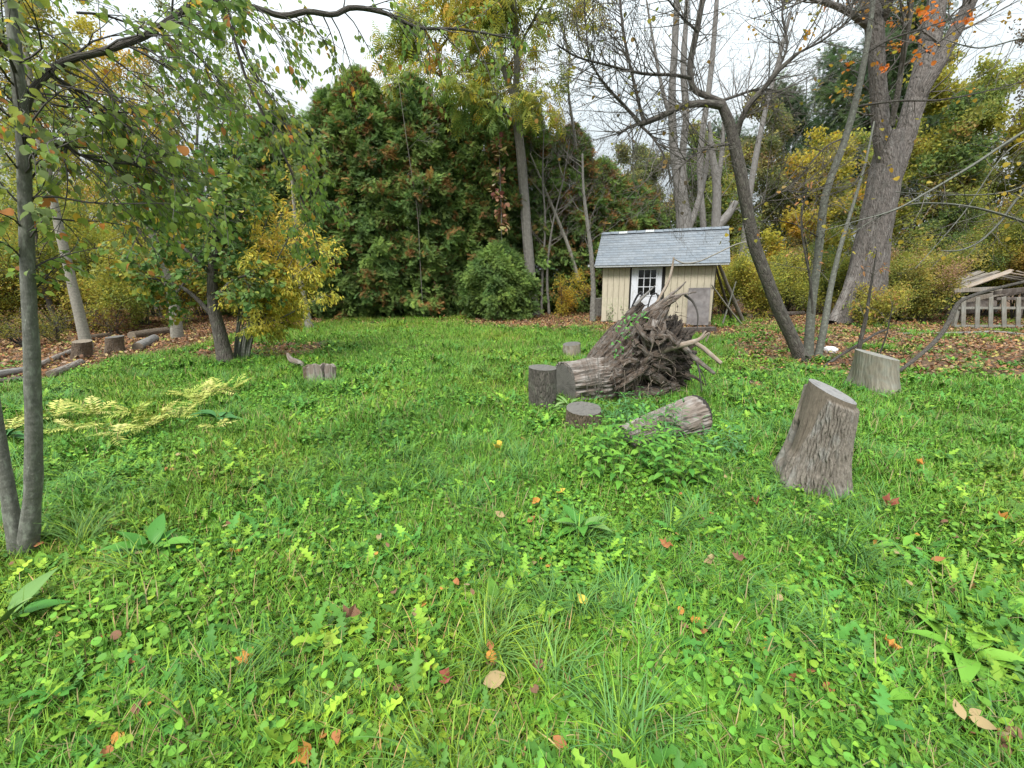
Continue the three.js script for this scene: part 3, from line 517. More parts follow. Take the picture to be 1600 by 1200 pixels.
  list.slice(0, 290).forEach((e) => { const m = shade(new THREE.Mesh(R() < 0.75 ? SPRAY.ovate : SPRAY.round, mats[e.k])); m.name = 'leaf'; m.applyMatrix4(basis(e.d, e.n).scale(V(e.s, e.s, e.s)).setPosition(e.p.clone().sub(base))); t.g.add(m); });
  scatter('foliage', SPRAY.ovate, leafMat(0.58, 1), list.slice(290).map((e) => ({ ...e, c: jit(cols[e.k], 0.2) })), t.g);
  t.finish();
}
// ------------------------------------------------ slanting pale trunk behind it
{
  R = rngOf(202);
  const base = G(135, 550), Z = -base.z, t = new Tree('leaning_tree', 'slim pale smooth trunk leaning left behind two cut stumps', 'tree', base); t.bark = M.pale; t.wood = M.paleTwig;
  const a = t.px([[137, 553], [133, 530], [125, 495], [112, 440], [98, 380], [86, 325], [74, 270], [60, 200], [44, 110], [30, 10], [20, -80]], Z, [26, 21, 19, 18, 17, 16, 15, 14, 13, 11, 9], { rough: 0.04, step: 0.1 });
  t.sprout(a, 26, { t0: 0.45, len: [0.8, 2.0], depth: 2, kids: 4, up: 0.05, r: 0.014 });
  t.foliage('foliage', SPRAY.clump, M.leaf, 240, { spread: 0.1, size: [0.7, 1.2], color: (p) => pick([[0.26, 0.24, 0.035], [0.14, 0.18, 0.03], [0.36, 0.28, 0.03], [0.3, 0.14, 0.03]], p) });
  t.finish();
}
// ------------------------------------------------ dark-leaved small tree, half green half gold
{
  R = rngOf(203);
  const base = G(352, 568), Z = -base.z, t = new Tree('small_tree', 'small bushy tree with dark trunk and round green leaves turning gold', 'tree', base); t.bark = M.darkBark; t.wood = M.darkTwig;
  const tr = t.px([[356, 573], [350, 550], [343, 520], [334, 480], [332, 430], [338, 370], [335, 310], [330, 260]], Z, [34, 26, 23, 20, 17, 14, 9, 5]);
  const limbs = [[[338, 500], [300, 460], [262, 440], [232, 435]], [[334, 470], [362, 440], [385, 430]], [[333, 430], [290, 390], [255, 350]], [[336, 400], [365, 360], [385, 320]], [[337, 350], [300, 310], [270, 270]], [[334, 300], [355, 270], [375, 245]]]
    .map((p) => t.px(p.map(([x, y], i) => [x, y, rr(-0.5, 0.6) * i / 2]), Z, [9, 6, 3], { part: 'branch' }));
  for (const p of [tr, ...limbs]) t.sprout(p, p === tr ? 30 : 13, { t0: 0.25, len: [0.4, 0.95], depth: 1, kids: 5, up: -0.03, r: 0.006, wander: 0.25 });
  const dk = [[0.065, 0.14, 0.034], [0.09, 0.18, 0.04], [0.12, 0.21, 0.045], [0.14, 0.22, 0.04], [0.25, 0.29, 0.045], [0.42, 0.38, 0.05]];
  t.foliage('foliage', SPRAY.round, M.leaf, 5600, { spread: 0.06, size: [0.55, 1.0], droop: 0.5, color: (p) => { const left = smooth(-5.4, -6.6, p.x), c = pick(dk, V(p.x, p.y, p.z), 0.9, 4); return R() < 0.03 + 0.30 * left ? jit(R() < 0.3 ? [0.36, 0.2, 0.03] : [0.30, 0.27, 0.03]) : c; } });
  t.finish();
}
// ------------------------------------------------ golden shrub leaning out beside it
{
  R = rngOf(204);
  const base = G(377, 563), Z = -base.z, t = new Tree('golden_shrub', 'bright golden-leaved shrub on a bundle of thin stems, in front of the hedge', 'shrub', base); t.bark = M.young; t.wood = M.twig;
  const ends = [[402, 330], [425, 318], [440, 335], [462, 350], [480, 372], [505, 392], [528, 402], [430, 380], [455, 410], [490, 430], [510, 460], [470, 470], [430, 450], [405, 400], [412, 480], [448, 500]];
  ends.forEach(([x, y], i) => { const b = 366 + (i * 5.3) % 22, z = rr(-0.5, 0.9); const p = t.px([[b, 564, 0.05], [b + (x - b) * 0.12, 515, 0.1], [mix(b, x, 0.45), mix(545, y, 0.55), z * 0.5], [x, y, z]], Z, [4.2, 3.6, 2.8, 1.6], { part: 'stem' }); t.sprout(p, 15, { t0: 0.42, len: [0.22, 0.5], depth: 1, kids: 4, up: -0.02, r: 0.004, rmin: 0.0014, fall: 0.2 }); });
  t.foliage('foliage', SPRAY.lance, M.leaf, 11500, { spread: 0.06, size: [0.7, 1.25], droop: 0.5, color: (p) => pick([[0.26, 0.31, 0.05], [0.42, 0.42, 0.06], [0.56, 0.50, 0.07], [0.62, 0.50, 0.06], [0.56, 0.40, 0.06]], p) });
  t.finish();
  const b2 = G(484, 514), u = new Tree('thin_tree', 'pale slim trunk at the hedge foot behind the golden shrub', 'tree', b2); u.bark = M.pale; u.wood = M.paleTwig;
  const q = u.px([[485, 517], [479, 490], [472, 450], [466, 400], [460, 330], [455, 260]], -b2.z, [15, 11, 9, 8, 6, 4]); u.sprout(q, 14, { t0: 0.3, len: [0.5, 1.1], depth: 1, kids: 4, r: 0.006 }); u.foliage('foliage', SPRAY.lance, M.leaf, 700, { spread: 0.1, size: [1.1, 1.8], color: (p) => pick([[0.42, 0.40, 0.06], [0.3, 0.32, 0.05], [0.5, 0.36, 0.05]], p) }); u.finish();
}
// ------------------------------------------------ tall ash before the hedge, forked, with feathery yellow-green leaves
const ASHC = [[0.12, 0.20, 0.035], [0.19, 0.26, 0.04], [0.30, 0.32, 0.04], [0.44, 0.38, 0.04], [0.48, 0.30, 0.04]];
{
  R = rngOf(205);
  const base = G(833, 494), Z = -base.z, t = new Tree('ash_tree', 'tall grey ash trunk standing before the cedar hedge, forked high up', 'tree', base); t.wk = 0.68; t.bark = M.ashBark;
  const tr = t.px([[835, 500], [832, 470], [828, 420], [823, 360], [818, 290], [811, 215], [803, 150]], Z, [34, 25, 24, 23, 22, 21, 20], { disp: fissures(0.07, 3.2, 1.2, 3), radial: 32, step: 0.12 });
  const b1 = t.px([[803, 152], [795, 130], [786, 105], [778, 56], [770, 0], [762, -60]], Z, [15, 14, 13, 12, 11, 9], { part: 'branch' }), b2 = t.px([[804, 155], [808, 109, 0.2], [806, 50, 0.2], [803, 0, 0.3], [801, -60, 0.3]], Z, [16, 15, 14, 12, 10], { part: 'branch' });
  const b3 = t.px([[777, 56], [762, 30, 0.3], [747, 10, 0.5], [720, -20, 0.8]], Z, [7, 6, 5, 4], { part: 'branch' }), b4 = t.px([[806, 90], [818, 60, 0.3], [840, 20, 0.8], [870, -30, 1]], Z, [6, 5, 5, 4], { part: 'branch' });
  const b5 = t.px([[808, 190], [780, 175, 0.8], [745, 150, 1.6], [715, 140, 2.2]], Z, [7, 6, 4, 2], { part: 'branch' }), b6 = t.px([[810, 210], [835, 170, 0.6], [860, 150, 1.0]], Z, [5, 4, 2], { part: 'branch' });
  for (const p of [b1, b2, b3, b4]) t.sprout(p, 14, { t0: 0.05, len: [1.2, 2.6], depth: 1, kids: 5, up: -0.02, r: 0.02 });
  for (const p of [b5, b6]) t.sprout(p, 10, { t0: 0.3, len: [0.6, 1.3], depth: 1, kids: 4, up: -0.04, r: 0.014 });
  t.foliage('foliage', SPRAY.ashLeaf, M.leaf, 1700, { spread: 0.15, size: [1.2, 1.9], droop: 0.7, color: (p) => pick(ASHC, p, 0.5, 2) });
  t.finish();
}
{
  R = rngOf(206);
  const base = V(W(716, 480, 19.2).x, 0, -19.2), Z = 19.2, t = new Tree('ash_tree', 'dark slender ash rising out of the cedars left of the tall grey trunk', 'tree', base); t.wk = 0.8; t.bark = M.darkBark;
  const tr = t.px([[722, 480], [720, 380], [716, 260], [708, 205], [698, 160], [690, 120], [680, 60]], Z, [16, 15, 14, 12, 10, 8, 5]);
  const L = [[[708, 205], [735, 170], [770, 160]], [[700, 170], [660, 150], [630, 145]], [[694, 140], [720, 110], [745, 100]], [[690, 120], [650, 90], [625, 60]], [[684, 80], [660, 40], [640, 0]], [[715, 250], [690, 220], [655, 200]], [[684, 80], [715, 40], [735, 10]]].map((p) => t.px(p.map(([x, y], i) => [x, y, rr(-0.2, 1.8) * i / 2]), Z, [6, 4, 2], { part: 'branch' }));
  for (const p of L) t.sprout(p, 11, { t0: 0.2, len: [0.7, 1.5], depth: 1, kids: 4, up: -0.05, r: 0.014 });
  t.foliage('foliage', SPRAY.ashLeaf, M.leaf, 1500, { spread: 0.15, size: [1.3, 2.1], droop: 0.7, color: (p) => pick(ASHC, p, 0.6, 8) });
  t.finish();
}
// ------------------------------------------------ bare tree with a sharply leaning dark trunk, right of the shed
const sparse = (t, n, cols, size = [0.5, 0.85]) => t.foliage('foliage', SPRAY.round, M.leaf, n, { spread: 0.03, size, droop: 0.6, color: (p) => pick(cols, p) });
{
  R = rngOf(207);
  const base = G(1252, 563), Z = -base.z, t = new Tree('bare_tree', 'bare tree with dark trunk leaning left, right of the shed', 'tree', base); t.wk = 0.76; t.bark = M.darkBark; t.wood = M.twig;
  t.px([[1258, 572], [1247, 550], [1236, 525], [1216, 482], [1194, 425], [1178, 380], [1166, 320], [1156, 265], [1148, 228], [1140, 195], [1126, 160]], Z, [42, 32, 29, 28, 27, 27, 26, 25, 25, 23, 19], { disp: fissures(0.09, 3.0, 1.6, 9), radial: 36, step: 0.06 });
  const P = (pts, w, z = 0.6) => t.px(pts.map(([x, y], i) => [x, y, z * i / (pts.length - 1)]), Z, w, { part: 'branch' });
  const a = P([[1130, 166], [1105, 162], [1070, 165], [1040, 178], [1012, 190], [1002, 194]], [17, 16, 14, 13, 12, 9], 0.4);
  const b = P([[1012, 190], [985, 198], [965, 212]], [8, 6, 3], 0.2), c = P([[1006, 192], [998, 160], [984, 100], [974, 50], [968, -10]], [8, 7, 6, 6, 5], -0.3);
  const d = P([[1000, 192], [975, 165], [952, 140], [935, 118], [922, 90], [915, 40], [912, -20]], [8, 7, 6, 5, 4, 3, 3], 0.5), e = P([[1128, 160], [1105, 150], [1085, 140], [1078, 110], [1086, 60], [1098, 0], [1106, -50]], [15, 13, 13, 13, 13, 12, 11], -0.3);
  const f = P([[1080, 122], [1050, 117], [1005, 115], [950, 102], [900, 88], [870, 70]], [8, 7, 6, 5, 4, 3], 0.7), g = P([[1151, 212], [1157, 190], [1170, 165], [1192, 140], [1215, 112], [1245, 84]], [14, 13, 13, 12, 11, 9], 0.4);
  const h = P([[1142, 225], [1110, 230], [1085, 242], [1062, 262], [1040, 290]], [7, 6, 5, 4, 2], 0.8), i = P([[1215, 112], [1230, 70], [1222, 20], [1235, -30]], [6, 5, 4, 3], -0.3), j = P([[1245, 84], [1290, 60], [1340, 20], [1370, -20]], [6, 5, 4, 3], 0.5);
  const k = P([[1000, 195], [1020, 215], [1038, 245], [1050, 285]], [6, 5, 4, 2], 0.6), l = P([[1120, 160], [1150, 150], [1185, 140], [1240, 150]], [7, 6, 5, 3], -0.5), m = P([[1090, 50], [1060, 20], [1030, -20]], [6, 4, 3], 0.3), q = P([[1175, 330], [1220, 300], [1260, 300], [1300, 285]], [6, 4, 3, 2], 0.6);
  for (const p of [a, b, c, d, e, f, g, h, i, j, k, l, m, q]) t.sprout(p, Math.round(12 + p.p.length * 0.5), { t0: 0.12, len: [0.5, 1.5], depth: 2, kids: 4, up: 0.03, r: 0.009, rmin: 0.0018, wander: 0.13, leafDepth: 0 });
  sparse(t, 190, [[0.16, 0.18, 0.03], [0.24, 0.22, 0.03], [0.30, 0.18, 0.05], [0.12, 0.09, 0.05]]);
  t.finish();
}
// ------------------------------------------------ slim straight twin stems next to it
{
  R = rngOf(208);
  const base = G(1272, 560), Z = -base.z, t = new Tree('twin_stem_tree', 'slim upright tree with twin grey stems beside the leaning dark trunk', 'tree', base); t.wk = 0.72; t.bark = M.young; t.wood = M.twig;
  const a = t.px([[1262, 568], [1264, 530], [1268, 480], [1276, 420], [1281, 372], [1290, 306], [1304, 262], [1318, 225], [1338, 155], [1352, 85], [1362, 20], [1368, -50]], Z, [27, 22, 20, 19, 19, 18, 17, 17, 16, 14, 12, 10], { radial: 20, step: 0.08 });
  const b = t.px([[1276, 566, 0.1], [1286, 520, 0.05], [1298, 450, -0.2], [1312, 390, -0.4], [1330, 330, -0.7], [1352, 255, -1.0], [1366, 190, -1.3]], Z, [20, 17, 14, 11, 8, 6, 4], { part: 'stem', mat: M.young });
  const P = (pts, w, z) => t.px(pts.map(([x, y], i) => [x, y, z * i / (pts.length - 1)]), Z, w, { part: 'branch', mat: M.darkBark });
  const c = P([[1340, 166], [1400, 158], [1469, 156], [1530, 145], [1610, 124]], [6, 6, 5, 4, 3], 0.8), d = P([[1352, 84], [1390, 62], [1450, 42], [1510, 20], [1560, -10]], [6, 5, 4, 3, 2], 0.6), e = P([[1320, 215], [1290, 230], [1255, 270], [1200, 340], [1160, 375]], [5, 4, 3, 2, 1.5], 0.7), f = P([[1290, 306], [1330, 290], [1375, 240], [1400, 190]], [4, 3, 2, 2], 0.5), g = P([[1281, 372], [1240, 350], [1200, 345], [1150, 352]], [4, 3, 2, 1.5], 0.8), h = P([[1268, 480], [1262, 400], [1252, 330], [1262, 260]], [4, 3, 3, 2], 0.5);
  for (const p of [a, c, d, e, f, g, h, b]) t.sprout(p, p === a ? 24 : 9, { t0: p === a ? 0.3 : 0.15, len: [0.4, 1.3], depth: 1, kids: 5, up: 0.02, r: 0.007, rmin: 0.0016, wander: 0.12 });
  sparse(t, 120, [[0.18, 0.2, 0.03], [0.34, 0.28, 0.03], [0.45, 0.27, 0.03], [0.45, 0.2, 0.03]]);
  const spots = t.spots; t.spots = [];  // a spray of orange leaves high on the right-hand branch
  for (const [x, y] of [[1440, 15], [1455, 25], [1462, 40], [1430, 60], [1450, 75], [1512, 20], [1495, 28], [1380, 105], [1445, 95]]) for (let i = 0; i < 4; i++) t.spots.push({ p: W(x + gauss() * 14, y + gauss() * 9, Z - rr(-0.1, 0.7)), d: V(gauss(), -0.4, gauss()).normalize() });
  t.foliage('orange_leaves', SPRAY.round, M.leaf, 90, { spread: 0.06, size: [0.42, 0.8], droop: 0.4, color: () => jit([0.62, 0.17, 0.02], 0.25) });
  t.spots = spots; t.finish();
}
// ------------------------------------------------ the big old maple
{
  R = rngOf(209);
  const base = G(1345, 506), Z = -base.z, t = new Tree('maple_tree', 'massive old grey maple dividing into two great upright trunks', 'tree', base); t.wk = 0.92; t.bark = M.maple;
  const fz = (s, am = 0.07) => ({ disp: fissures(am, 5.5, 0.7, s), radial: 56, step: 0.1, tile: 0.8 });
  t.px([[1338, 512], [1340, 500], [1346, 470], [1356, 420], [1367, 360], [1378, 300], [1388, 245], [1396, 205]], Z, [112, 90, 78, 70, 64, 62, 58, 40], { ...fz(1), radial: 72 });
  t.px([[1318, 508, 0.25], [1326, 470, 0.15], [1342, 410, 0.05], [1358, 350, 0]], Z, [44, 34, 28, 20], fz(2));   // buttress roots
  t.px([[1372, 508, 0.3], [1374, 470, 0.1], [1378, 420, 0], [1380, 360, -0.1]], Z, [40, 28, 24, 18], fz(3));
  t.px([[1301, 505, 0.5], [1312, 480, 0.3], [1330, 440, 0.15], [1345, 410, 0]], Z, [22, 18, 18, 12], fz(4));
  const a = t.px([[1380, 310, 0], [1385, 262, 0.1], [1378, 215, 0.15], [1374, 160, 0.2], [1370, 100, 0.25], [1366, 40, 0.2], [1356, -10, 0.2], [1346, -70, 0.2]], Z, [22, 36, 34, 32, 31, 35, 31, 28], { ...fz(5), part: 'limb' });
  const b = t.px([[1386, 320, -0.05], [1402, 258, 0], [1418, 200, 0], [1432, 150, -0.1], [1447, 95, -0.2], [1457, 45, -0.3], [1464, 0, -0.4], [1470, -70, -0.5]], Z, [20, 38, 42, 43, 43, 40, 36, 33], { ...fz(6), part: 'limb' });
  const c = t.px([[1428, 175, 0], [1442, 138, 0.05], [1462, 105, 0.1], [1485, 62, 0.1], [1510, 15, 0.1], [1532, -30, 0]], Z, [20, 32, 32, 30, 28, 24], { ...fz(7), part: 'limb' });
  const d = t.px([[1366, 48], [1340, 28, 0.3], [1312, 12, 0.6], [1282, 2, 0.8], [1245, -10, 1.0]], Z, [18, 14, 12, 10, 8], { part: 'limb' });
  const e = t.px([[1392, 196, 0.6], [1402, 150, 0.8], [1410, 95, 0.9], [1420, 40, 1.0], [1427, -20, 1]], Z, [12, 11, 10, 9, 8], { part: 'limb', mat: M.darkBark });
  const f = t.px([[1366, 50], [1385, 20, 0.4], [1398, -30, 0.8]], Z, [16, 14, 12], { part: 'limb' });
  for (const p of [a, b, c, d, e, f]) t.sprout(p, 9, { t0: 0.3, len: [1.2, 3.0], depth: 2, kids: 4, up: 0.06, r: 0.03, rmin: 0.004 });
  t.foliage('foliage', SPRAY.big, M.leaf, 110, { spread: 0.15, size: [0.8, 1.3], color: (p) => pick([[0.3, 0.26, 0.03], [0.45, 0.25, 0.03], [0.55, 0.18, 0.03]], p) });
  t.finish();
}
// ------------------------------------------------ boughs of a tree standing just beyond the right edge
{
  R = rngOf(210);
  const base = ground_at(8.6, -6.4), t = new Tree('bare_tree', 'tree at the right edge whose long bare boughs sweep across to the old maple', 'tree', base); t.wk = 0.72; t.bark = M.young; t.wood = M.twig;
  const Z = 6.4; t.limb([base, base.clone().add(V(0.05, 1.0, 0)), base.clone().add(V(-0.05, 2.2, 0.1)), base.clone().add(V(0.1, 4.2, 0)), base.clone().add(V(0.0, 6.4, 0))], [0.16, 0.13, 0.12, 0.09, 0.05], { radial: 18 });
  const P = (pts, w, z) => t.px(pts.map(([x, y], i) => [x, y, z * (1 - i / (pts.length - 1))]), Z, w, { part: 'branch' });
  const L = [P([[1690, 160], [1600, 206], [1520, 258], [1450, 300], [1398, 328], [1340, 345], [1280, 362]], [13, 9, 8, 7, 5, 3, 2], 0.1), P([[1690, 385], [1600, 347], [1530, 326], [1470, 318], [1420, 320], [1380, 335], [1330, 365]], [11, 8, 7, 6, 5, 3, 2], 0.1),
    P([[1690, 260], [1600, 300], [1560, 350], [1530, 378], [1500, 391], [1470, 392]], [10, 8, 7, 6, 5, 3], 0.1), P([[1690, 60], [1600, 60], [1530, 75], [1470, 60]], [8, 5, 4, 2], 0), P([[1690, 200], [1600, 290], [1480, 305], [1400, 300]], [8, 5, 3, 2], -0.4), P([[1690, 240], [1590, 225], [1500, 340], [1430, 420]], [8, 4, 3, 2], -0.6)];
  for (const p of L) t.sprout(p, 15, { t0: 0.12, len: [0.35, 1.0], depth: 1, kids: 5, up: 0.0, r: 0.006, rmin: 0.0015, wander: 0.14 });
  sparse(t, 60, [[0.3, 0.27, 0.03], [0.42, 0.3, 0.03], [0.2, 0.2, 0.03]]);
  t.finish();
}
// ---------------------------------------------------------------- cedar hedge
const RUST = [0.33, 0.155, 0.055];
const tone3 = (c, k) => [c[0] * k, c[1] * k, c[2] * k];
function cedar(px, Z, h, r, label, n = 3400, o = {}) {
  const x = W(px, 430, Z).x, base = ground_at(x, -Z), t = new Tree(o.name ?? 'cedar_tree', label, o.cat ?? 'cedar', base, o.group), list = [], sd = R() * 40, inner = [];
  const lean = V(rr(-0.03, 0.03), 1, rr(-0.03, 0.03));
  t.limb([base, base.clone().addScaledVector(lean, h * 0.5), base.clone().addScaledVector(lean, h * 0.96)], [0.03 * r + 0.07, 0.07, 0.015], { radial: 10 });
  const env0 = (y, az) => { const k = y / h; return r * Math.pow(clamp(1 - Math.pow(k, o.pow ?? 3.0)), 0.75) * (0.84 + 0.16 * smooth(0, 0.14, k)) * (1 + 0.34 * N(Math.cos(az) * 1.6 + sd, y * 0.8, Math.sin(az) * 1.6) + 0.16 * N(Math.cos(az) * 4 + sd, y * 2.2, Math.sin(az) * 4)) + 0.06; };
  const top = o.y0 ?? 0.1, boughs = []; for (let i = 0; i < 34 * h; i++) boughs.push([top + Math.pow(R(), 0.9) * (h - top), R() * 6.283, rr(0.85, 1.15), rr(0.75, 1.3)]);
  for (let i = 0; i < n; i++) {
    let y, az, deep, tone = 1;
    if (R() < 0.68) { const b = boughs[Math.floor(R() * boughs.length)], g = gauss(); y = clamp(b[0] - 0.10 + gauss() * 0.17, top, h); az = b[1] + gauss() * 0.20 / Math.max(0.4, r); deep = b[2] - 0.16 * Math.abs(g); tone = b[3]; }
    else { y = top + Math.pow(R(), 0.85) * (h - top); az = R() * 6.283; deep = R() < 0.45 ? rr(0.3, 0.75) : rr(0.75, 0.98); }
    const k = y / h, env = env0(y, az), p = base.clone().addScaledVector(lean, y).add(V(Math.cos(az) * env * deep, 0, Math.sin(az) * env * deep)), out = V(Math.cos(az), 0, Math.sin(az));
    const d = out.clone().multiplyScalar(rr(0.4, 1.0)).add(V(gauss() * 0.55, rr(-0.5, 0.6) + 0.4 * k, gauss() * 0.55)).normalize();
    const nz = N(p.x * 1.3 + sd, p.y * 1.3, p.z * 1.3), rust = N(p.x * 2.6 + sd, p.y * 2.6, p.z * 2.6) * 0.9 + 0.22 * gauss() > (o.rust ?? 0.40) - 0.10 * k ? 1 : 0;
    list.push({ p: p.addScaledVector(d, -0.12), d, n: out.clone().multiplyScalar(0.6).add(V(gauss() * 0.7, 0.7, gauss() * 0.7)), s: rr(0.75, 1.25) * (o.size ?? 1), c: tone3(rust ? jit(blend(RUST, [0.24, 0.16, 0.04], R()), 0.35) : jit(blend([0.100, 0.182, 0.046], [0.195, 0.285, 0.058], clamp(0.5 + nz + 0.3 * gauss())), 0.3), tone) });
  }
  scatter('foliage', SPRAY.cedar, M.cedar, list, t.g); t.finish(M.ashBark); return t.g;
}
{
  R = rngOf(301);
  const grp = undefined;
  const spec = [[408, 17.2, 5.2, 1.35, 'leftmost cedar of the hedge, behind the golden sapling'], [462, 16.6, 6.9, 1.5, 'tall cedar of the hedge rising behind the right half of the golden sapling'], [528, 16.8, 7.7, 1.6, 'rust-flecked cedar just right of the golden sapling'], [590, 16.9, 8.3, 1.65, 'tallest cedar of the hedge, brown and thin at its top'],
    [652, 17.3, 8.2, 1.6, 'tall green and rust cedar left of the slender dark ash'], [708, 18.0, 7.8, 1.5, 'cedar that wraps the slender dark ash'], [762, 18.3, 8.0, 1.5, 'dark cedar behind the low rounded bush'], [820, 18.8, 8.2, 1.6, 'cedar directly behind the tall grey ash trunk'], [880, 19.5, 7.4, 1.7, 'brownish thin-topped cedar between the ash trunk and the shed'], [940, 20.5, 6.4, 1.8, 'cedar at the right end of the hedge behind the left corner of the shed'], [985, 22.5, 5.8, 1.8, 'low cedar behind the shed roof left end']];
  for (const [px, Z, h, r, label] of spec) cedar(px, Z, h, r, label, Math.round(12500 * (h / 8)), { rust: px > 860 ? 0.24 : 0.35 });
  cedar(780, 15.9, 2.55, 1.08, 'low rounded bright green cedar bush left of the ash trunk', 5600, { name: 'cedar_bush', cat: 'bush', pow: 3.2, rust: 9, size: 0.85 });
  cedar(500, 20, 6, 2, 'dark cedar deep behind the golden sapling', 3500); cedar(620, 20.5, 6, 2, 'dark cedar deep behind the middle of the hedge', 3500);
}
// ---------------------------------------------------------------- woodland trees, shrubs and thicket
const C_YEL = [[0.15, 0.21, 0.04], [0.24, 0.28, 0.045], [0.33, 0.33, 0.045], [0.42, 0.38, 0.05], [0.38, 0.26, 0.05]], C_GRN = [[0.085, 0.15, 0.04], [0.13, 0.20, 0.045], [0.20, 0.25, 0.05], [0.29, 0.29, 0.05], [0.32, 0.21, 0.06]], C_GOLD = [[0.28, 0.29, 0.04], [0.42, 0.37, 0.04], [0.50, 0.40, 0.045], [0.50, 0.30, 0.035]], C_DIM = [[0.13, 0.17, 0.06], [0.20, 0.22, 0.065], [0.29, 0.26, 0.075], [0.25, 0.16, 0.07]], C_BRN = [[0.12, 0.10, 0.055], [0.16, 0.115, 0.06], [0.10, 0.075, 0.05], [0.17, 0.15, 0.045]];
const off = (p) => p.x / -p.z * FOCAL * 0.97 + 800;
function wood(px, Z, h, o) {
  const base = ground_at(W(px, 430, Z).x, -Z), t = new Tree(o.name ?? 'woodland_tree', o.label, o.cat ?? 'tree', base, o.group); t.bark = o.bark ?? M.ashBark; t.wood = o.twig ?? M.twig;
  const lean = V(rr(-0.1, 0.1) + (o.lean ?? 0), 1, rr(-0.08, 0.08)), r0 = o.r ?? h * 0.013, pts = []; for (let i = 0; i <= 5; i++) pts.push(base.clone().addScaledVector(lean, h * i / 5).add(V(gauss() * 0.12 * Math.min(1, i), 0, gauss() * 0.12)));
  const tr = t.limb(pts, [r0 * 1.3, r0, r0 * 0.8, r0 * 0.6, r0 * 0.35, 0.015], { radial: 10, step: 0.35 });
  const L = o.spread ?? h * 0.3;
  t.sprout(tr, o.limbs ?? 26, { t0: o.t0 ?? 0.22, len: [L * 0.7, L * 1.25], fall: 0.55, depth: o.depth ?? 2, kids: o.kids ?? 4, up: o.up ?? 0.06, r: r0 * 0.35, rmin: 0.003, wander: 0.16, leafDepth: 1, ang: o.ang });
  if (o.n) t.foliage('foliage', o.geo ?? SPRAY.clump, M.leaf, o.n, { keep: (p) => fbm(p.x * 0.9 + px, p.y * 0.9, p.z * 0.9, 2) > -0.14 + 0.12 * gauss(), spread: o.puff ?? 0.16, size: o.size ?? [0.9, 1.6], droop: 0.3, color: (p) => pick(o.cols, p, 0.5, px) });
  t.finish(); return t.g;
}
function shrub(px, Z, h, o) { // many stems from the ground
  const base = ground_at(W(px, 430, Z).x, -Z), t = new Tree(o.name ?? 'shrub', o.label, o.cat ?? 'shrub', base, o.group); t.wood = o.twig ?? M.twig; t.bark = o.bark ?? M.darkBark;
  const n = o.stems ?? 8, w = o.w ?? h * 0.45;
  for (let i = 0; i < n; i++) { const a = R() * 6.283, q = V(Math.cos(a), 0, Math.sin(a)), f = rr(0.5, 1.0); const p = t.limb([base.clone().addScaledVector(q, 0.15 * w * R()), base.clone().addScaledVector(q, w * 0.35 * R()).add(V(gauss() * 0.1, h * 0.45 * f, 0)), base.clone().addScaledVector(q, w * rr(0.4, 1.0)).add(V(0, h * f, 0))], [0.022, 0.014, 0.006].map((x) => x * (0.6 + h * 0.18)), { part: 'stem', radial: 5, step: 0.3 }); t.sprout(p, o.side ?? 9, { t0: 0.15, len: [h * 0.16, h * 0.36], depth: o.depth ?? 1, kids: 5, up: 0.05, r: 0.008, rmin: 0.0022, leafDepth: 1 }); }
  if (o.n) t.foliage('foliage', o.geo ?? SPRAY.fine, M.leaf, o.n, { keep: (p) => fbm(p.x * 1.3 + px, p.y * 1.3, p.z * 1.3, 2) > -0.10 + 0.12 * gauss(), spread: o.puff ?? 0.14, size: o.size ?? [0.8, 1.4], droop: 0.3, color: (p) => pick(o.cols, p, 0.6, px) });
  t.finish(); return t.g;
}
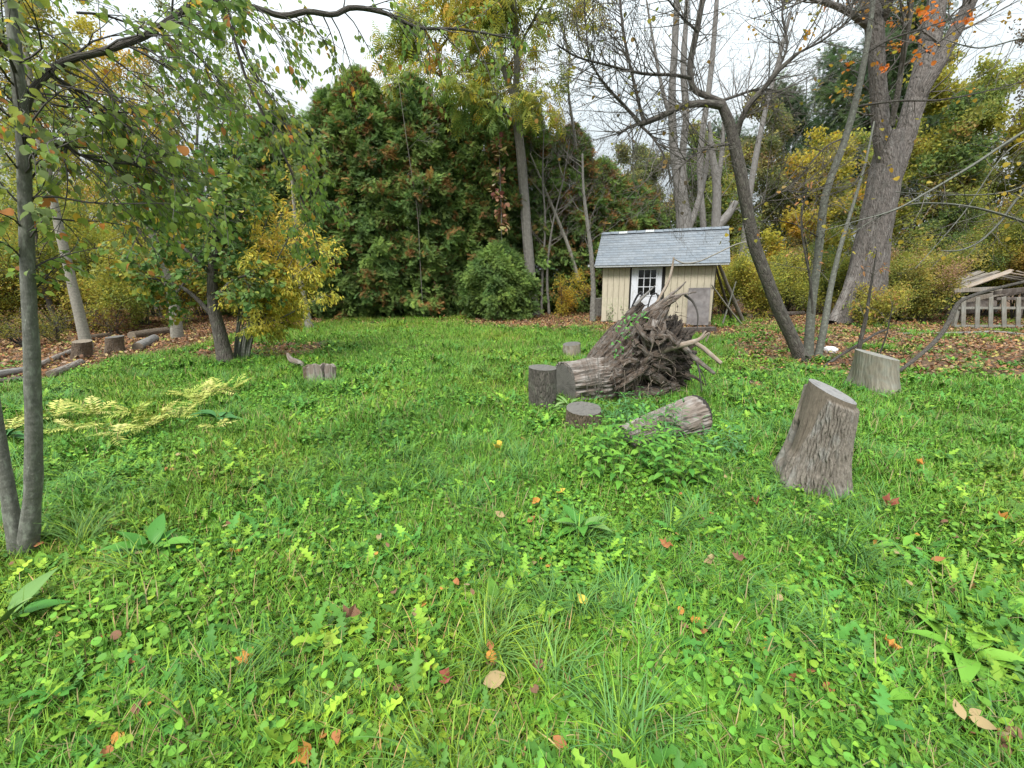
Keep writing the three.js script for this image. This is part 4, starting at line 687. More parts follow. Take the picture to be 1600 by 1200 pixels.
{ // left thicket
  R = rngOf(302);
  const S = [[-30, 11.5, 3.0, 'yellow-green thicket shrub at the left edge of the view, behind the two near stems'], [70, 12.6, 3.4, 'yellow-green thicket shrub between the near stems and the slanting pale trunk'], [150, 11.8, 2.6, 'low yellow thicket shrub right behind the two left stumps'], [205, 13.4, 3.4, 'tall yellow thicket shrub above the lying logs'], [262, 13.8, 3.2, 'golden thicket shrub left of the round-leaved small tree'], [20, 14.5, 4.4, 'tall back thicket shrub seen over the left edge'], [120, 15.6, 4.6, 'tall back thicket shrub seen right of the slanting pale trunk'], [230, 16.4, 4.4, 'tall back thicket shrub over the far lying log'], [310, 16.5, 4.4, 'back thicket shrub half hidden by the round-leaved small tree'], [385, 17.6, 3.2, 'back thicket shrub between the small tree and the first cedar']];
  S.forEach(([px, Z, h, label], i) => shrub(px, Z, h, { label, n: Math.round(720 * h), size: [0.9, 1.6], cols: i % 3 === 1 ? C_GOLD.concat(C_YEL) : C_YEL, stems: 9, side: 8, w: 1.5 + h * 0.12 }));
  for (const [px, Z, lab] of [[10, 9.4, 'low bronze bramble at the far left behind the near stem'], [62, 9.9, 'low bramble left of the first left stump'], [160, 11.0, 'low bramble between the two left stumps'], [268, 12.2, 'low bramble beside the far lying log'], [-60, 9.0, 'low bramble beyond the left edge']]) shrub(px, Z, 0.9, { name: 'bramble', cat: 'bramble', label: lab, n: 170, stems: 9, side: 5, w: 0.9, cols: [[0.12, 0.15, 0.03], [0.24, 0.22, 0.03], [0.2, 0.1, 0.04]], size: [0.5, 0.9] });
  const T = [[-120, 15, 9, 'green-gold tree beyond the left edge'], [40, 19, 11, 'tall half-bare tree far behind the near left stems'], [150, 21, 12, 'tall gold tree far behind the slanting trunk'], [235, 19.5, 10, 'thin gold tree rising behind the far lying log'], [315, 21, 12, 'tall half-bare tree behind the round-leaved small tree'], [395, 24, 11, 'half-bare tree behind the first cedar of the hedge'], [90, 28, 14, 'distant grey-brown tree at the far left'], [270, 30, 14, 'distant dim tree in the left woods']];
  T.forEach(([px, Z, h, label], i) => wood(px, Z, h, { label, n: [1300, 700, 900, 700, 650, 600, 1100, 1100][i], size: [1.0, 1.7], cols: [C_YEL, C_DIM, C_YEL, C_GOLD, C_DIM, C_YEL, C_BRN, C_DIM][i], geo: SPRAY.clump, r: 0.10, limbs: 26, t0: 0.15 }));
  for (const [px, Z, d] of [[262, 10.8, 'stout dark trunk'], [75, 11.6, 'thin dark trunk']]) wood(px, Z, px > 200 ? 5.2 : 4.6, { name: 'woodland_tree', label: px > 200 ? 'brown trunk with thin gold crown at the right end of the far lying log' : 'thin crooked dark trunk in the thicket left of the slanting pale one', n: 150, cols: C_YEL, geo: SPRAY.fine, bark: px > 200 ? M.pale : M.darkBark, r: px > 200 ? 0.11 : 0.06, limbs: 14 });
}
{ // behind the shed and to its left: thin bare trees
  R = rngOf(303);
  const thin = (name, label, pts, Z, w, o = {}) => { const b = V(W(pts[0][0], 430, Z).x, 0, -Z); b.y = hgt(b.x, b.z); const t = new Tree(name, label, 'tree', b); t.wk = 0.72; t.bark = o.bark ?? M.ashBark; t.wood = o.twig ?? M.twig; const p = t.px(pts, Z, w, { radial: 10 }); t.sprout(p, o.n ?? 18, { t0: o.t0 ?? 0.3, len: o.len ?? [0.8, 2.0], depth: 2, kids: 4, up: o.up ?? 0.03, r: 0.014, rmin: 0.003, leafDepth: 0 }); if (o.leaves) t.foliage('foliage', o.geo ?? SPRAY.lance, M.leaf, o.leaves, { spread: 0.12, size: o.size ?? [0.8, 1.4], droop: 0.6, color: (q) => pick(o.cols ?? C_BRN, q) }); t.finish(); return t; };
  thin('thin_tree', 'thin trunk standing against the left end of the shed', [[926, 503], [927, 450], [924, 400], [918, 350], [912, 300], [910, 240]], 14.6, [14, 11, 10, 8, 6, 4], { t0: 0.4, n: 12 });
  thin('thin_tree', 'slender crooked tree with clinging dead brown leaves left of the bare sky', [[912, 480], [910, 400], [905, 300], [898, 215], [888, 140], [890, 90], [878, 40]], 18.5, [9, 9, 8, 7, 5, 4, 2], { leaves: 1500, n: 34, t0: 0.35, len: [1.0, 2.6], cols: C_BRN });
  thin('thin_tree', 'pale thin trunk slanting right between the ash and the shed', [[905, 440], [888, 385], [870, 340], [845, 280], [828, 240]], 17.6, [9, 8, 7, 5, 3], { bark: M.pale, twig: M.paleTwig, n: 16 });
  thin('thin_tree', 'first of the thin grey saplings right of the ash trunk', [[846, 490], [848, 420], [852, 350], [848, 280], [850, 200]], 17.2, [6, 5, 4, 4, 2], { n: 14, twig: M.paleTwig });
  thin('thin_tree', 'second thin grey sapling right of the ash, leaning toward the shed', [[858, 490], [855, 430], [862, 360], [880, 280], [890, 220]], 17.0, [6, 5, 4, 3, 2], { n: 16, twig: M.paleTwig });
  thin('vine_stem', 'thin bare climbing stem hanging before the middle of the hedge', [[664, 515], [660, 470], [656, 400], [652, 330], [640, 250], [630, 180], [622, 120]], 15.6, [1.2, 1.2, 1.1, 1, 1, 1, 1], { n: 3, bark: M.paleTwig, twig: M.paleTwig });
  thin('vine_stem', 'thin climbing vine with pale leaves between the hedge and the ash', [[785, 430], [784, 380], [783, 320], [781, 270], [780, 220]], 15.9, [2, 2, 2, 2, 1.5], { n: 16, len: [0.15, 0.4], leaves: 130, geo: SPRAY.round, size: [1.2, 2.2], cols: [[0.45, 0.42, 0.25], [0.42, 0.36, 0.12], [0.4, 0.2, 0.12], [0.3, 0.1, 0.08]] });
  // dead grey trunks behind the shed
  const snag = (label, pts, Z, w, n, extra = []) => { const b = V(W(pts[0][0], 430, Z).x, 0, -Z), t = new Tree('dead_tree', label, 'dead tree', b); t.bark = M.deadwood; t.wood = M.paleTwig; const all = [t.px(pts, Z, w, { disp: fissures(0.12, 3, 0.4, n), radial: 20, step: 0.2 })]; for (const [q, ww] of extra) all.push(t.px(q, Z, ww, { part: 'branch' })); for (const p of all) t.sprout(p, 6, { t0: 0.45, len: [0.6, 2.0], depth: 1, kids: 3, up: 0.06, r: 0.02, rmin: 0.005 }); t.finish(); };
  snag('tall pale dead trunk, split, standing directly behind the shed roof', [[1072, 480], [1070, 400], [1068, 340], [1060, 280], [1052, 220], [1050, 150], [1054, 80], [1058, 0], [1060, -60]], 18.5, [34, 30, 26, 18, 14, 12, 11, 10, 8], 2, [[[[1072, 350], [1066, 250], [1072, 180], [1068, 110], [1072, 30], [1075, -40]], [14, 12, 11, 10, 8, 6]], [[[1075, 360], [1090, 320], [1102, 270], [1110, 210]], [12, 10, 8, 5]], [[[1052, 200], [1035, 140], [1020, 60], [1010, 0]], [7, 6, 4, 3]]]);
  snag('reddish broken dead trunk behind the right end of the shed roof', [[1118, 470], [1117, 400], [1119, 340], [1120, 290], [1112, 235], [1108, 190]], 17.5, [20, 18, 15, 14, 10, 5], 5, [[[[1120, 355], [1138, 335], [1150, 315]], [16, 14, 10]], [[[1119, 300], [1128, 240], [1130, 190]], [9, 8, 4]]]);
  snag('grey dead leaning stem behind the leaning bare tree', [[1150, 470], [1160, 400], [1172, 300], [1190, 200], [1215, 100], [1235, 20]], 20, [12, 12, 11, 9, 7, 5], 8);
  snag('pale dead stem rising right of the split dead trunk', [[1098, 470], [1100, 380], [1094, 250], [1110, 120], [1118, 30], [1122, -40]], 21, [10, 10, 10, 9, 8, 6], 11);
}
{ // right and far woods
  R = rngOf(304);
  const T = [[1010, 27, 7.5, C_DIM, 'low dim tree in the gap behind the shed ridge, left'], [1060, 25, 7.0, C_GRN, 'low green tree behind the shed ridge'], [1118, 24, 8.5, C_GRN, 'dark green tree behind the right end of the shed'], [1180, 26, 10, C_DIM, 'dim tree behind the leaning bare trunk'], [1255, 19.5, 6.8, C_GOLD, 'golden tree left of the old maple'], [1320, 21, 9, C_YEL, 'yellow tree seen just behind the old maple'], [1440, 19, 7.2, C_GRN, 'green tree right of the old maple'], [1500, 20.5, 9.2, C_YEL, 'tall yellow-green tree in the upper right'], [1570, 18, 8.2, C_YEL, 'leafy yellowing tree at the upper right edge'], [1640, 17, 9, C_DIM, 'half-bare brown tree past the right edge'], [1560, 25, 13, C_BRN, 'tall brown half-bare tree in the upper right corner'], [960, 32, 9, C_DIM, 'distant dim tree left of the shed ridge'], [1220, 33, 12, C_BRN, 'distant thin brown tree in the right woods'], [1420, 30, 12, C_DIM, 'distant dim tree behind the maple']];
  T.forEach(([px, Z, h, cols, label]) => wood(px, Z, h, { label, cols, n: Math.round((cols === C_BRN ? 500 : 1900) * h / 7), size: [1.1, 1.9], r: 0.09, limbs: 26, t0: 0.08, spread: h * 0.33 }));
  const pine = (px, Z, h, label) => wood(px, Z, h, { name: 'pine_tree', cat: 'pine', label, cols: [[0.07, 0.125, 0.05], [0.095, 0.155, 0.055], [0.13, 0.18, 0.06]], n: Math.round(260 * h), geo: SPRAY.cedar, size: [1.5, 2.4], r: 0.16, limbs: 34, t0: 0.3, spread: h * 0.22, up: 0.02, ang: [1.1, 1.6], puff: 0.25, bark: M.darkBark });
  pine(1290, 25, 14.5, 'tall green pine behind the left of the old maple'); pine(1235, 29, 13, 'pine far behind the leaning bare tree'); pine(1105, 30, 10.5, 'pine above the right end of the shed roof'); pine(1345, 31, 15, 'pine hidden mostly behind the old maple');
  const S = [[1140, 17.0, 2.8, C_YEL, 'yellow-green shrub right behind the shed corner'], [1195, 16.0, 2.4, C_YEL, 'yellow shrub behind the leaning bare trunk'], [1235, 18.5, 3.4, C_GRN, 'green shrub left of the slim twin stems'], [1290, 17.5, 2.6, C_YEL, 'shrub just left of the maple foot'], [1410, 15.2, 2.5, [[0.16, 0.21, 0.04], [0.28, 0.29, 0.05], [0.38, 0.33, 0.06], [0.38, 0.24, 0.12]], 'shrub with yellow and pink leaves right of the maple foot'], [1455, 14.4, 2.7, [[0.17, 0.21, 0.04], [0.26, 0.28, 0.05], [0.38, 0.32, 0.06], [0.40, 0.25, 0.15]], 'pinkish yellow shrub left of the picket fence'], [1480, 17.5, 3.9, C_GRN, 'dense green shrub behind the rotten board heap, left'], [1545, 16.6, 4.4, C_GRN, 'dense green shrub above the rotten board heap'], [1610, 15.6, 4.6, C_YEL, 'tall shrub at the right edge above the board heap'], [1350, 19.5, 3.2, C_GRN, 'shrub in the shade behind the maple trunk'], [1085, 19, 2.6, C_YEL, 'yellow shrub behind the middle of the shed'], [1015, 19.5, 3.0, C_GRN, 'shrub behind the left part of the shed'], [1385, 13.4, 1.3, [[0.2, 0.25, 0.04], [0.36, 0.33, 0.05], [0.42, 0.28, 0.07]], 'low yellow and orange leaved shrub in front of the maple foot'], [880, 16.8, 1.6, C_GOLD, 'small yellow shrub between the ash and the shed'], [968, 17.6, 2.6, C_BRN, 'brown twiggy shrub behind the shed left end']];
  S.forEach(([px, Z, h, cols, label]) => shrub(px, Z, h, { label, cols, n: Math.round((px === 880 ? 130 : 680) * h), size: [0.9, 1.6], stems: px === 880 ? 5 : 9, w: 0.9 + h * 0.24 }));
}
// ---------------------------------------------------------------- stumps and logs
const ringMat = (c, seed, dark = 0.5) => surf(256, (u, v) => {
  const x = u - 0.5, y = v - 0.5, a = Math.atan2(y, x), r = Math.hypot(x, y) * (1 + 0.10 * N(Math.cos(a) * 1.3 + seed, Math.sin(a) * 1.3)), w = r + 0.01 * fbm(u * 9, v * 9, seed, 3);
  const ring = 0.5 + 0.5 * Math.sin(w * 190), ck = smooth(0.75, 0.95, 1 - Math.abs(N(Math.cos(a) * 6 + seed, Math.sin(a) * 6, r * 1.5)) * 4) * smooth(0.02, 0.2, r), st = smooth(0.0, 0.35, fbm(u * 6, v * 6, seed + 3, 4));
  return [...tone(blend(c, tone(c, 0.55), st * dark), 0.86 + 0.16 * ring + 0.25 * fbm(u * 40, v * 40, seed, 2)), 0.6 + 0.15 * ring - 0.5 * ck];
}, 0.006, 0.9);
function disc(mb, c, n, up, rad, bump = 0.004, rings = 7) { // a cut face; rad(angle) gives its rim
  const m = basis(up, n), X = V(), Z = V(), Y = V(); m.extractBasis(X, Y, Z); const S = 64, rows = [], cc = mb.v(c.x, c.y, c.z, 0.5, 0.5);
  for (let k = 1; k <= rings; k++) { const row = []; for (let i = 0; i <= S; i++) { const a = i / S * 6.28318, r = rad(a) * k / rings, h = k === rings ? -0.006 : bump * fbm(Math.cos(a) * k * 0.8 + 3, Math.sin(a) * k * 0.8, c.x * 7, 3) * 2; const p = c.clone().addScaledVector(X, r * Math.cos(a)).addScaledVector(Y, r * Math.sin(a)).addScaledVector(Z, h); row.push(mb.v(p.x, p.y, p.z, 0.5 + 0.47 * k / rings * Math.cos(a), 0.5 + 0.47 * k / rings * Math.sin(a))); } rows.push(row); }
  for (let i = 0; i < S; i++) { mb.tri(cc, rows[0][i], rows[0][i + 1]); for (let k = 1; k < rings; k++) mb.quad(rows[k - 1][i], rows[k][i], rows[k][i + 1], rows[k - 1][i + 1]); }
}
// an upright stump: rings of points from the ground to a tilted top; rOf(a, t), colour(a, t)
function stump(name, label, base, top, rOf, o) {
  const t = thing(name, label, o.cat ?? 'tree stump', base), mb = new MB(), S = o.S ?? 96, K = o.K ?? 40, n = top.clone().sub(base), H = n.length(), tilt = o.tilt ?? V(0, 0, 0);
  const center = (u) => base.clone().lerp(top, u), rim = (a, u) => { const r = rOf(a, u), lift = (tilt.x * Math.cos(a) + tilt.z * Math.sin(a)) * r * u * u; return center(u).add(V(r * Math.cos(a), lift, r * Math.sin(a))); };
  if (o.color) mb.color(1, 1, 1);
  for (let j = 0; j <= K; j++) for (let i = 0; i <= S; i++) { const a = (i % S) / S * 6.28318, u = j / K, p = rim(a, u); if (j === 0) p.y -= 0.08; if (o.color) mb.color(...o.color(a, u)); mb.v(p.x, p.y, p.z, i / S * Math.round(o.turns ?? 3), u * H / 0.5); }
  for (let j = 0; j < K; j++) for (let i = 0; i < S; i++) mb.quad(j * (S + 1) + i, (j + 1) * (S + 1) + i, (j + 1) * (S + 1) + i + 1, j * (S + 1) + i + 1);
  mb.build('bark', o.bark, t);
  const cf = new MB(), Sx = Math.min(S, 96), c = top.clone(), cc = cf.v(c.x, c.y - 0.004, c.z, 0.5, 0.5), rows = [];
  for (let k = 1; k <= 8; k++) { const row = []; for (let i = 0; i <= Sx; i++) { const a = (i % Sx) / Sx * 6.28318, f = k / 8, p = rim(a, 1).sub(c).multiplyScalar(f).add(c); p.y += (k < 8 ? 0.01 * fbm(p.x * 16, p.z * 16, 3, 3) : 0) + (o.dish ?? 0) * (f * f - 1); row.push(cf.v(p.x, p.y, p.z, 0.5 + 0.46 * f * Math.cos(a), 0.5 + 0.46 * f * Math.sin(a))); } rows.push(row); }
  for (let i = 0; i < Sx; i++) { cf.tri(cc, rows[0][i + 1], rows[0][i]); for (let k = 1; k < 8; k++) cf.quad(rows[k - 1][i], rows[k - 1][i + 1], rows[k][i + 1], rows[k][i]); }
  cf.build('cut_face', o.face, t);
  return t;
}
const FACE = { grey: ringMat([0.225, 0.215, 0.205], 1, 0.6), pale: ringMat([0.22, 0.21, 0.18], 2, 0.5), dark: ringMat([0.125, 0.115, 0.10], 3, 0.6), brown: ringMat([0.20, 0.16, 0.115], 4, 0.6) };
const grain = surf(256, (u, v) => [...tone([1, 1, 1], 0.85 + 0.35 * pf(u, v, 14, 10, 5, 4) + 0.3 * pf(u, v, 48, 32, 9, 2)), 0.5 + 0.6 * pf(u, v, 40, 16, 7, 3)], 0.003, 0.95, { vertexColors: true });
const flare = (a, u, k, sd, amp) => Math.pow(1 - u, 2.6) * amp * (0.5 + 0.5 * Math.cos(a * k + sd) + 0.4 * N(Math.cos(a) * 2 + sd, Math.sin(a) * 2));
{ // big stump in the right foreground, ridged bark, bare strip and rotten split on its left
  R = rngOf(401);
  const base = G(1263, 758), Z = -base.z, top = W(1300.5, 611, Z - 0.02), r0 = m2(42, top), rb = m2(55, base);
  const toward = Math.atan2(1, -0.65);                               // the side that faces the camera
  const left = toward + 1.30, da = (a, c) => { let d = a - c; while (d > Math.PI) d -= 2 * Math.PI; while (d < -Math.PI) d += 2 * Math.PI; return d; };
  const bare = (a, u) => { const d = da(a, left - 0.30), w = 0.36 + 0.40 * smooth(0.42, 0.95, u) * 1 + 0.12 * N(u * 5, a * 2, 4); return Math.max(smooth(0.06, -0.05, Math.abs(d) - w) * smooth(0.30, 0.42, u), smooth(0.93, 0.955, u + 0.012 * N(a * 9, 3, 3))); };
  const crack = (a, u, c, s, u0, u1, w) => smooth(w, 0.0, Math.abs(da(a, c + s * u + 0.05 * N(u * 9, 2, c)))) * smooth(u0 - 0.04, u0 + 0.04, u) * smooth(u1 + 0.04, u1 - 0.04, u);
  const ridge = (a, l) => { const wa = a + 0.05 * N(l * 7, a * 3, 1), u = wa * 8.0, v = l * 4.6 + 0.6 * N(a * 4, l * 4, 2); const p = (x) => 1 - Math.abs(((x % 1) + 1) % 1 * 2 - 1); const s = 0.45 * N(a * 9, l * 11, 5); return Math.max(smooth(0.35, 0.85, p(u + v * 0.42 + s)), smooth(0.35, 0.85, p(u - v * 0.42 + s * 1.3 + 0.3))); };
  stump('tree_stump', 'tall ridged-bark tree stump in the right foreground, split and rotten on its left', base, top, (a, u) => {
    const l = u * 0.9, b = bare(a, u), hollow = crack(a, u, left + 0.16, -0.12, 0.22, 0.62, 0.24);
    return mix(rb, r0, Math.pow(u, 0.55)) * (1 + 0.04 * N(Math.cos(a) * 1.5, Math.sin(a) * 1.5, u * 2)) + flare(a, u, 4, 1.9, 0.085) + (1 - b) * (0.017 * ridge(a, l) + 0.006 * fbm(a * 30, l * 30, 2, 2)) - 0.007 * b + 0.0035 * b * N(a * 26, l * 2, 6) - 0.10 * hollow - 0.03 * crack(a, u, toward - 0.35, -0.55, 0.0, 0.42, 0.022) - 0.02 * crack(a, u, toward + 0.75, 0.0, 0.2, 0.75, 0.018);
  }, { S: 520, K: 190, bark: grain, face: FACE.grey, tilt: V(-0.36, 0, -0.26), dish: 0.004, turns: 3, color: (a, u) => { const b = bare(a, u), h = crack(a, u, left + 0.16, -0.12, 0.22, 0.62, 0.20), li = smooth(0.05, 0.3, fbm(Math.cos(a) * 3, u * 4, Math.sin(a) * 3, 3)); return blend(blend(blend([0.20, 0.172, 0.140], [0.255, 0.238, 0.210], li), [0.155, 0.125, 0.092], b), [0.035, 0.028, 0.022], h); } });
}
{ // smooth grey stump behind it
  R = rngOf(402);
  const base = G(1366, 609), Z = -base.z, top = W(1370, 554, Z - 0.05), r0 = m2(37, top), rb = m2(40, base);
  stump('tree_stump', 'smooth barkless grey stump at the right, in front of the curved fallen branch', base, top, (a, u) => mix(rb, r0, Math.pow(u, 0.6)) * (1 + 0.03 * N(Math.cos(a) * 2, Math.sin(a) * 2, u)) + flare(a, u, 3, 0.6, 0.11) + 0.006 * N(a * 18, u * 2, 3) + 0.003 * fbm(a * 30, u * 6, 1, 2), { S: 200, K: 50, bark: woodMat([0.215, 0.19, 0.145], { seed: 151, fx: 20, fy: 3, bump: 0.008, grey: [0.215, 0.22, 0.185] }), face: FACE.pale, tilt: V(-0.2, 0, -0.10) });
}
const cutStump = (px, py0, py1, w, label, bark, face, o = {}) => { const base = G(px, py1), top = W(px + (o.dx ?? 0), py0, -base.z - 0.03), r = m2(w / 2, base), sd = R() * 30; return stump(o.name ?? 'tree_stump', label, base, top, (a, u) => r * (1 + 0.05 * N(Math.cos(a) * 1.6 + sd, Math.sin(a) * 1.6, u)) + flare(a, u, 4, sd, r * (o.flare ?? 0.25)) + r * 0.04 * N(a * 14 + sd, u * 2) , { S: 96, K: 20, bark, face, tilt: V(rr(-0.12, 0.12), 0, rr(-0.14, 0.0)), cat: o.cat }); };
{
  R = rngOf(403);
  const barkA = barkMat([0.13, 0.095, 0.065], { fx: 14, fy: 4, seed: 77, bump: 0.012, lichen: [0.19, 0.165, 0.13] });
  M.barkA = barkA;
  cutStump(128, 533, 559, 33, 'brown cut stump at the foot of the slanting pale trunk', barkA, FACE.brown);
  cutStump(179, 526, 551, 31, 'dark brown cut stump right of the slanting pale trunk', barkA, FACE.dark, { flare: 0.4 });
  cutStump(848, 574, 641, 42, 'dark upright log section against the cut end of the uprooted trunk', M.darkBark, FACE.dark, { flare: 0.05, cat: 'log' });
  cutStump(912, 638, 669, 54, 'short bark-covered stump half hidden by thistles before the uprooted trunk', barkA, FACE.dark, { flare: 0.1 });
  cutStump(893, 537, 556, 27, 'small grey stump behind the uprooted trunk', M.stumpBark, FACE.dark, { flare: 0.1 });
  cutStump(936, 466, 496, 12, 'slim post-like stump with pale top at the left corner of the shed', M.ashBark, FACE.pale, { flare: 0.1 });
  // split stump: three slabs round a hollow
  const b = G(499, 600), h = m2(29, b) * 0.96 + 0.09, t = thing('split_stump', 'small weathered stump split into three slabs, alone on the lawn', 'tree stump', b), k = m2(1, b);
  for (const [x, w, dz, lean, hh, m] of [[-14, 17, -0.06, -0.10, 0.93, M.barkA], [-1, 24, 0.03, -0.05, 1.0, M.logBark], [15, 17, -0.03, 0.13, 0.97, M.logBark], [4, 20, -0.16, 0.02, 0.9, M.barkA]]) {
    const p = b.clone().add(V(x * k, -0.05, dz)), q = p.clone().add(V(lean * h, h * hh, -0.03)), g = new THREE.BoxGeometry(w * k, p.distanceTo(q), 0.15, 8, 12, 6), at = g.attributes.position, B = basis(q.clone().sub(p), V(0.15 * x * 0.1, 0, 1)).setPosition(p.clone().lerp(q, 0.5)), sd = R() * 30;
    for (let i = 0; i < at.count; i++) { const v = V().fromBufferAttribute(at, i), y = v.y / h; v.x *= 1.08 - 0.16 * y + 0.18 * N(v.z * 9 + sd, v.y * 5, 1); v.z *= 1 + 0.35 * N(v.x * 22 + sd, v.y * 2.5, 2) - 0.5 * Math.pow(Math.abs(v.x) / (w * k), 2); v.y += y > 0.35 ? 0.05 * N(v.x * 16 + sd, v.z * 12, 4) : 0; v.applyMatrix4(B); at.setXYZ(i, v.x, v.y, v.z); }
    for (let i = 0; i < at.count; i++) g.attributes.uv.setXY(i, g.attributes.uv.getX(i) * 0.5, g.attributes.uv.getY(i) * 0.6);
    g.applyMatrix4(t.matrixWorld.clone().invert()); g.computeVertexNormals(); const ms = shade(new THREE.Mesh(g, m)); ms.name = 'slab'; t.add(ms);
  }
  const sp = G(462, 578); const st = thing('root_stub', 'curved dead root stub beside the small split stump', 'root', sp); { const [P, Q] = spline([sp.clone().add(V(0.18, -0.03, 0.05)), sp.clone().add(V(0.1, 0.08, 0)), sp.clone().add(V(-0.05, 0.16, 0)), sp.clone().add(V(-0.13, 0.26, -0.05))], [0.07, 0.06, 0.05, 0.02], 0.03); new MB().tube(P, Q, 10, { disp: (a, l) => 0.2 * N(Math.cos(a) * 2, Math.sin(a) * 2, l * 8) }).build('root', M.logBark, st); }
}
function log(name, label, p0, p1, r0, r1, bark, face, o = {}) {
  const t = thing(name, label, o.cat ?? 'log', p0.clone().lerp(p1, 0.5).setY(0)), d = p1.clone().sub(p0).normalize(), sd = R() * 30;
  const [P, Q] = spline([p0, p0.clone().lerp(p1, 0.5).add(V(gauss() * 0.02, gauss() * 0.01, 0)), p1], [r0, (r0 + r1) / 2, r1], o.step ?? 0.04);
  const disp = o.disp ?? ((a, l) => 0.06 * N(Math.cos(a) * 2 + sd, Math.sin(a) * 2, l * 1.5) + (o.amp ?? 0.04) * fissures(1, 5, 1.2, sd)(a, l));
  const mb = new MB().tube(P, Q, o.radial ?? 40, { disp, cap: false, tile: o.tile ?? 0.4 }); mb.build('bark', bark, t);
  for (const [c, n, r, u] of [[p0, d.clone().negate(), r0, 0], [p1, d, r1, 1]]) { const f = new MB(), L = u * p0.distanceTo(p1); disc(f, c.clone().addScaledVector(n, 0.004), n, V(0, 1, 0), () => r * (o.faceR ?? 1.0)); f.build('cut_face', face, t); }
  return t;
}
{
  R = rngOf(404);
  // short tilted log in front of the uprooted trunk
  const a = G(975, 700).add(V(0, 0.06, 0)), q = W(1088, 650, -a.z + 0.28);
  log('log', 'thick short log lying tilted in the weeds, deep ridged bark, before the uprooted trunk', a, q, m2(27, a), m2(36, q), M.logBark, FACE.dark, { radial: 120, step: 0.012, amp: 0.11, disp: (an, l) => { const u = an * 4.2 + 0.35 * N(l * 5, an * 2, 3); const p = 1 - Math.abs(N(Math.cos(an) * 6.5, Math.sin(an) * 6.5, l * 2.2 + 0.4 * N(l * 8, an, 2))) * 3.2; return 0.05 * N(Math.cos(an) * 2, Math.sin(an) * 2, l * 2) - 0.11 * smooth(0.35, 1, p) + 0.02 * N(an * 20, l * 12, 4); } });
  // lying logs on the left
  const L = (x0, y0, x1, y1, w, label, bark = M.barkA, up = 0.45, o = {}) => { const p0 = G(x0, y0), p1 = G(x1, y1), r = m2(w * 0.72, p0); p0.y += r * up + 0.05; p1.y += r * up + 0.05; return log(o.name ?? 'log', label, p0, p1, r, r * 0.92, bark, FACE.brown, { radial: 24, cat: o.cat }); };
  L(207, 532, 262, 523, 13, 'far brown log lying at the edge of the left thicket');
  L(216, 548, 243, 535, 13, 'short mossy grey log lying near the two left stumps', M.deadwood);
  L(140, 533, 176, 528, 8, 'thin log behind the two left stumps');
  L(60, 577, 118, 551, 9, 'long thin log slanting left of the first left stump', M.logBark);
  L(82, 592, 128, 573, 13, 'broken grey log lying between the near stem and the first left stump', M.logBark);
  L(-20, 598, 52, 583, 14, 'weathered log at the far left edge, upper', M.deadwood);
  L(-25, 610, 46, 598, 14, 'dark log at the far left edge, lower', M.darkWood);
  L(1170, 499, 1254, 493, 7, 'thin log on the leaf litter behind the leaning trunk', M.darkWood);
}
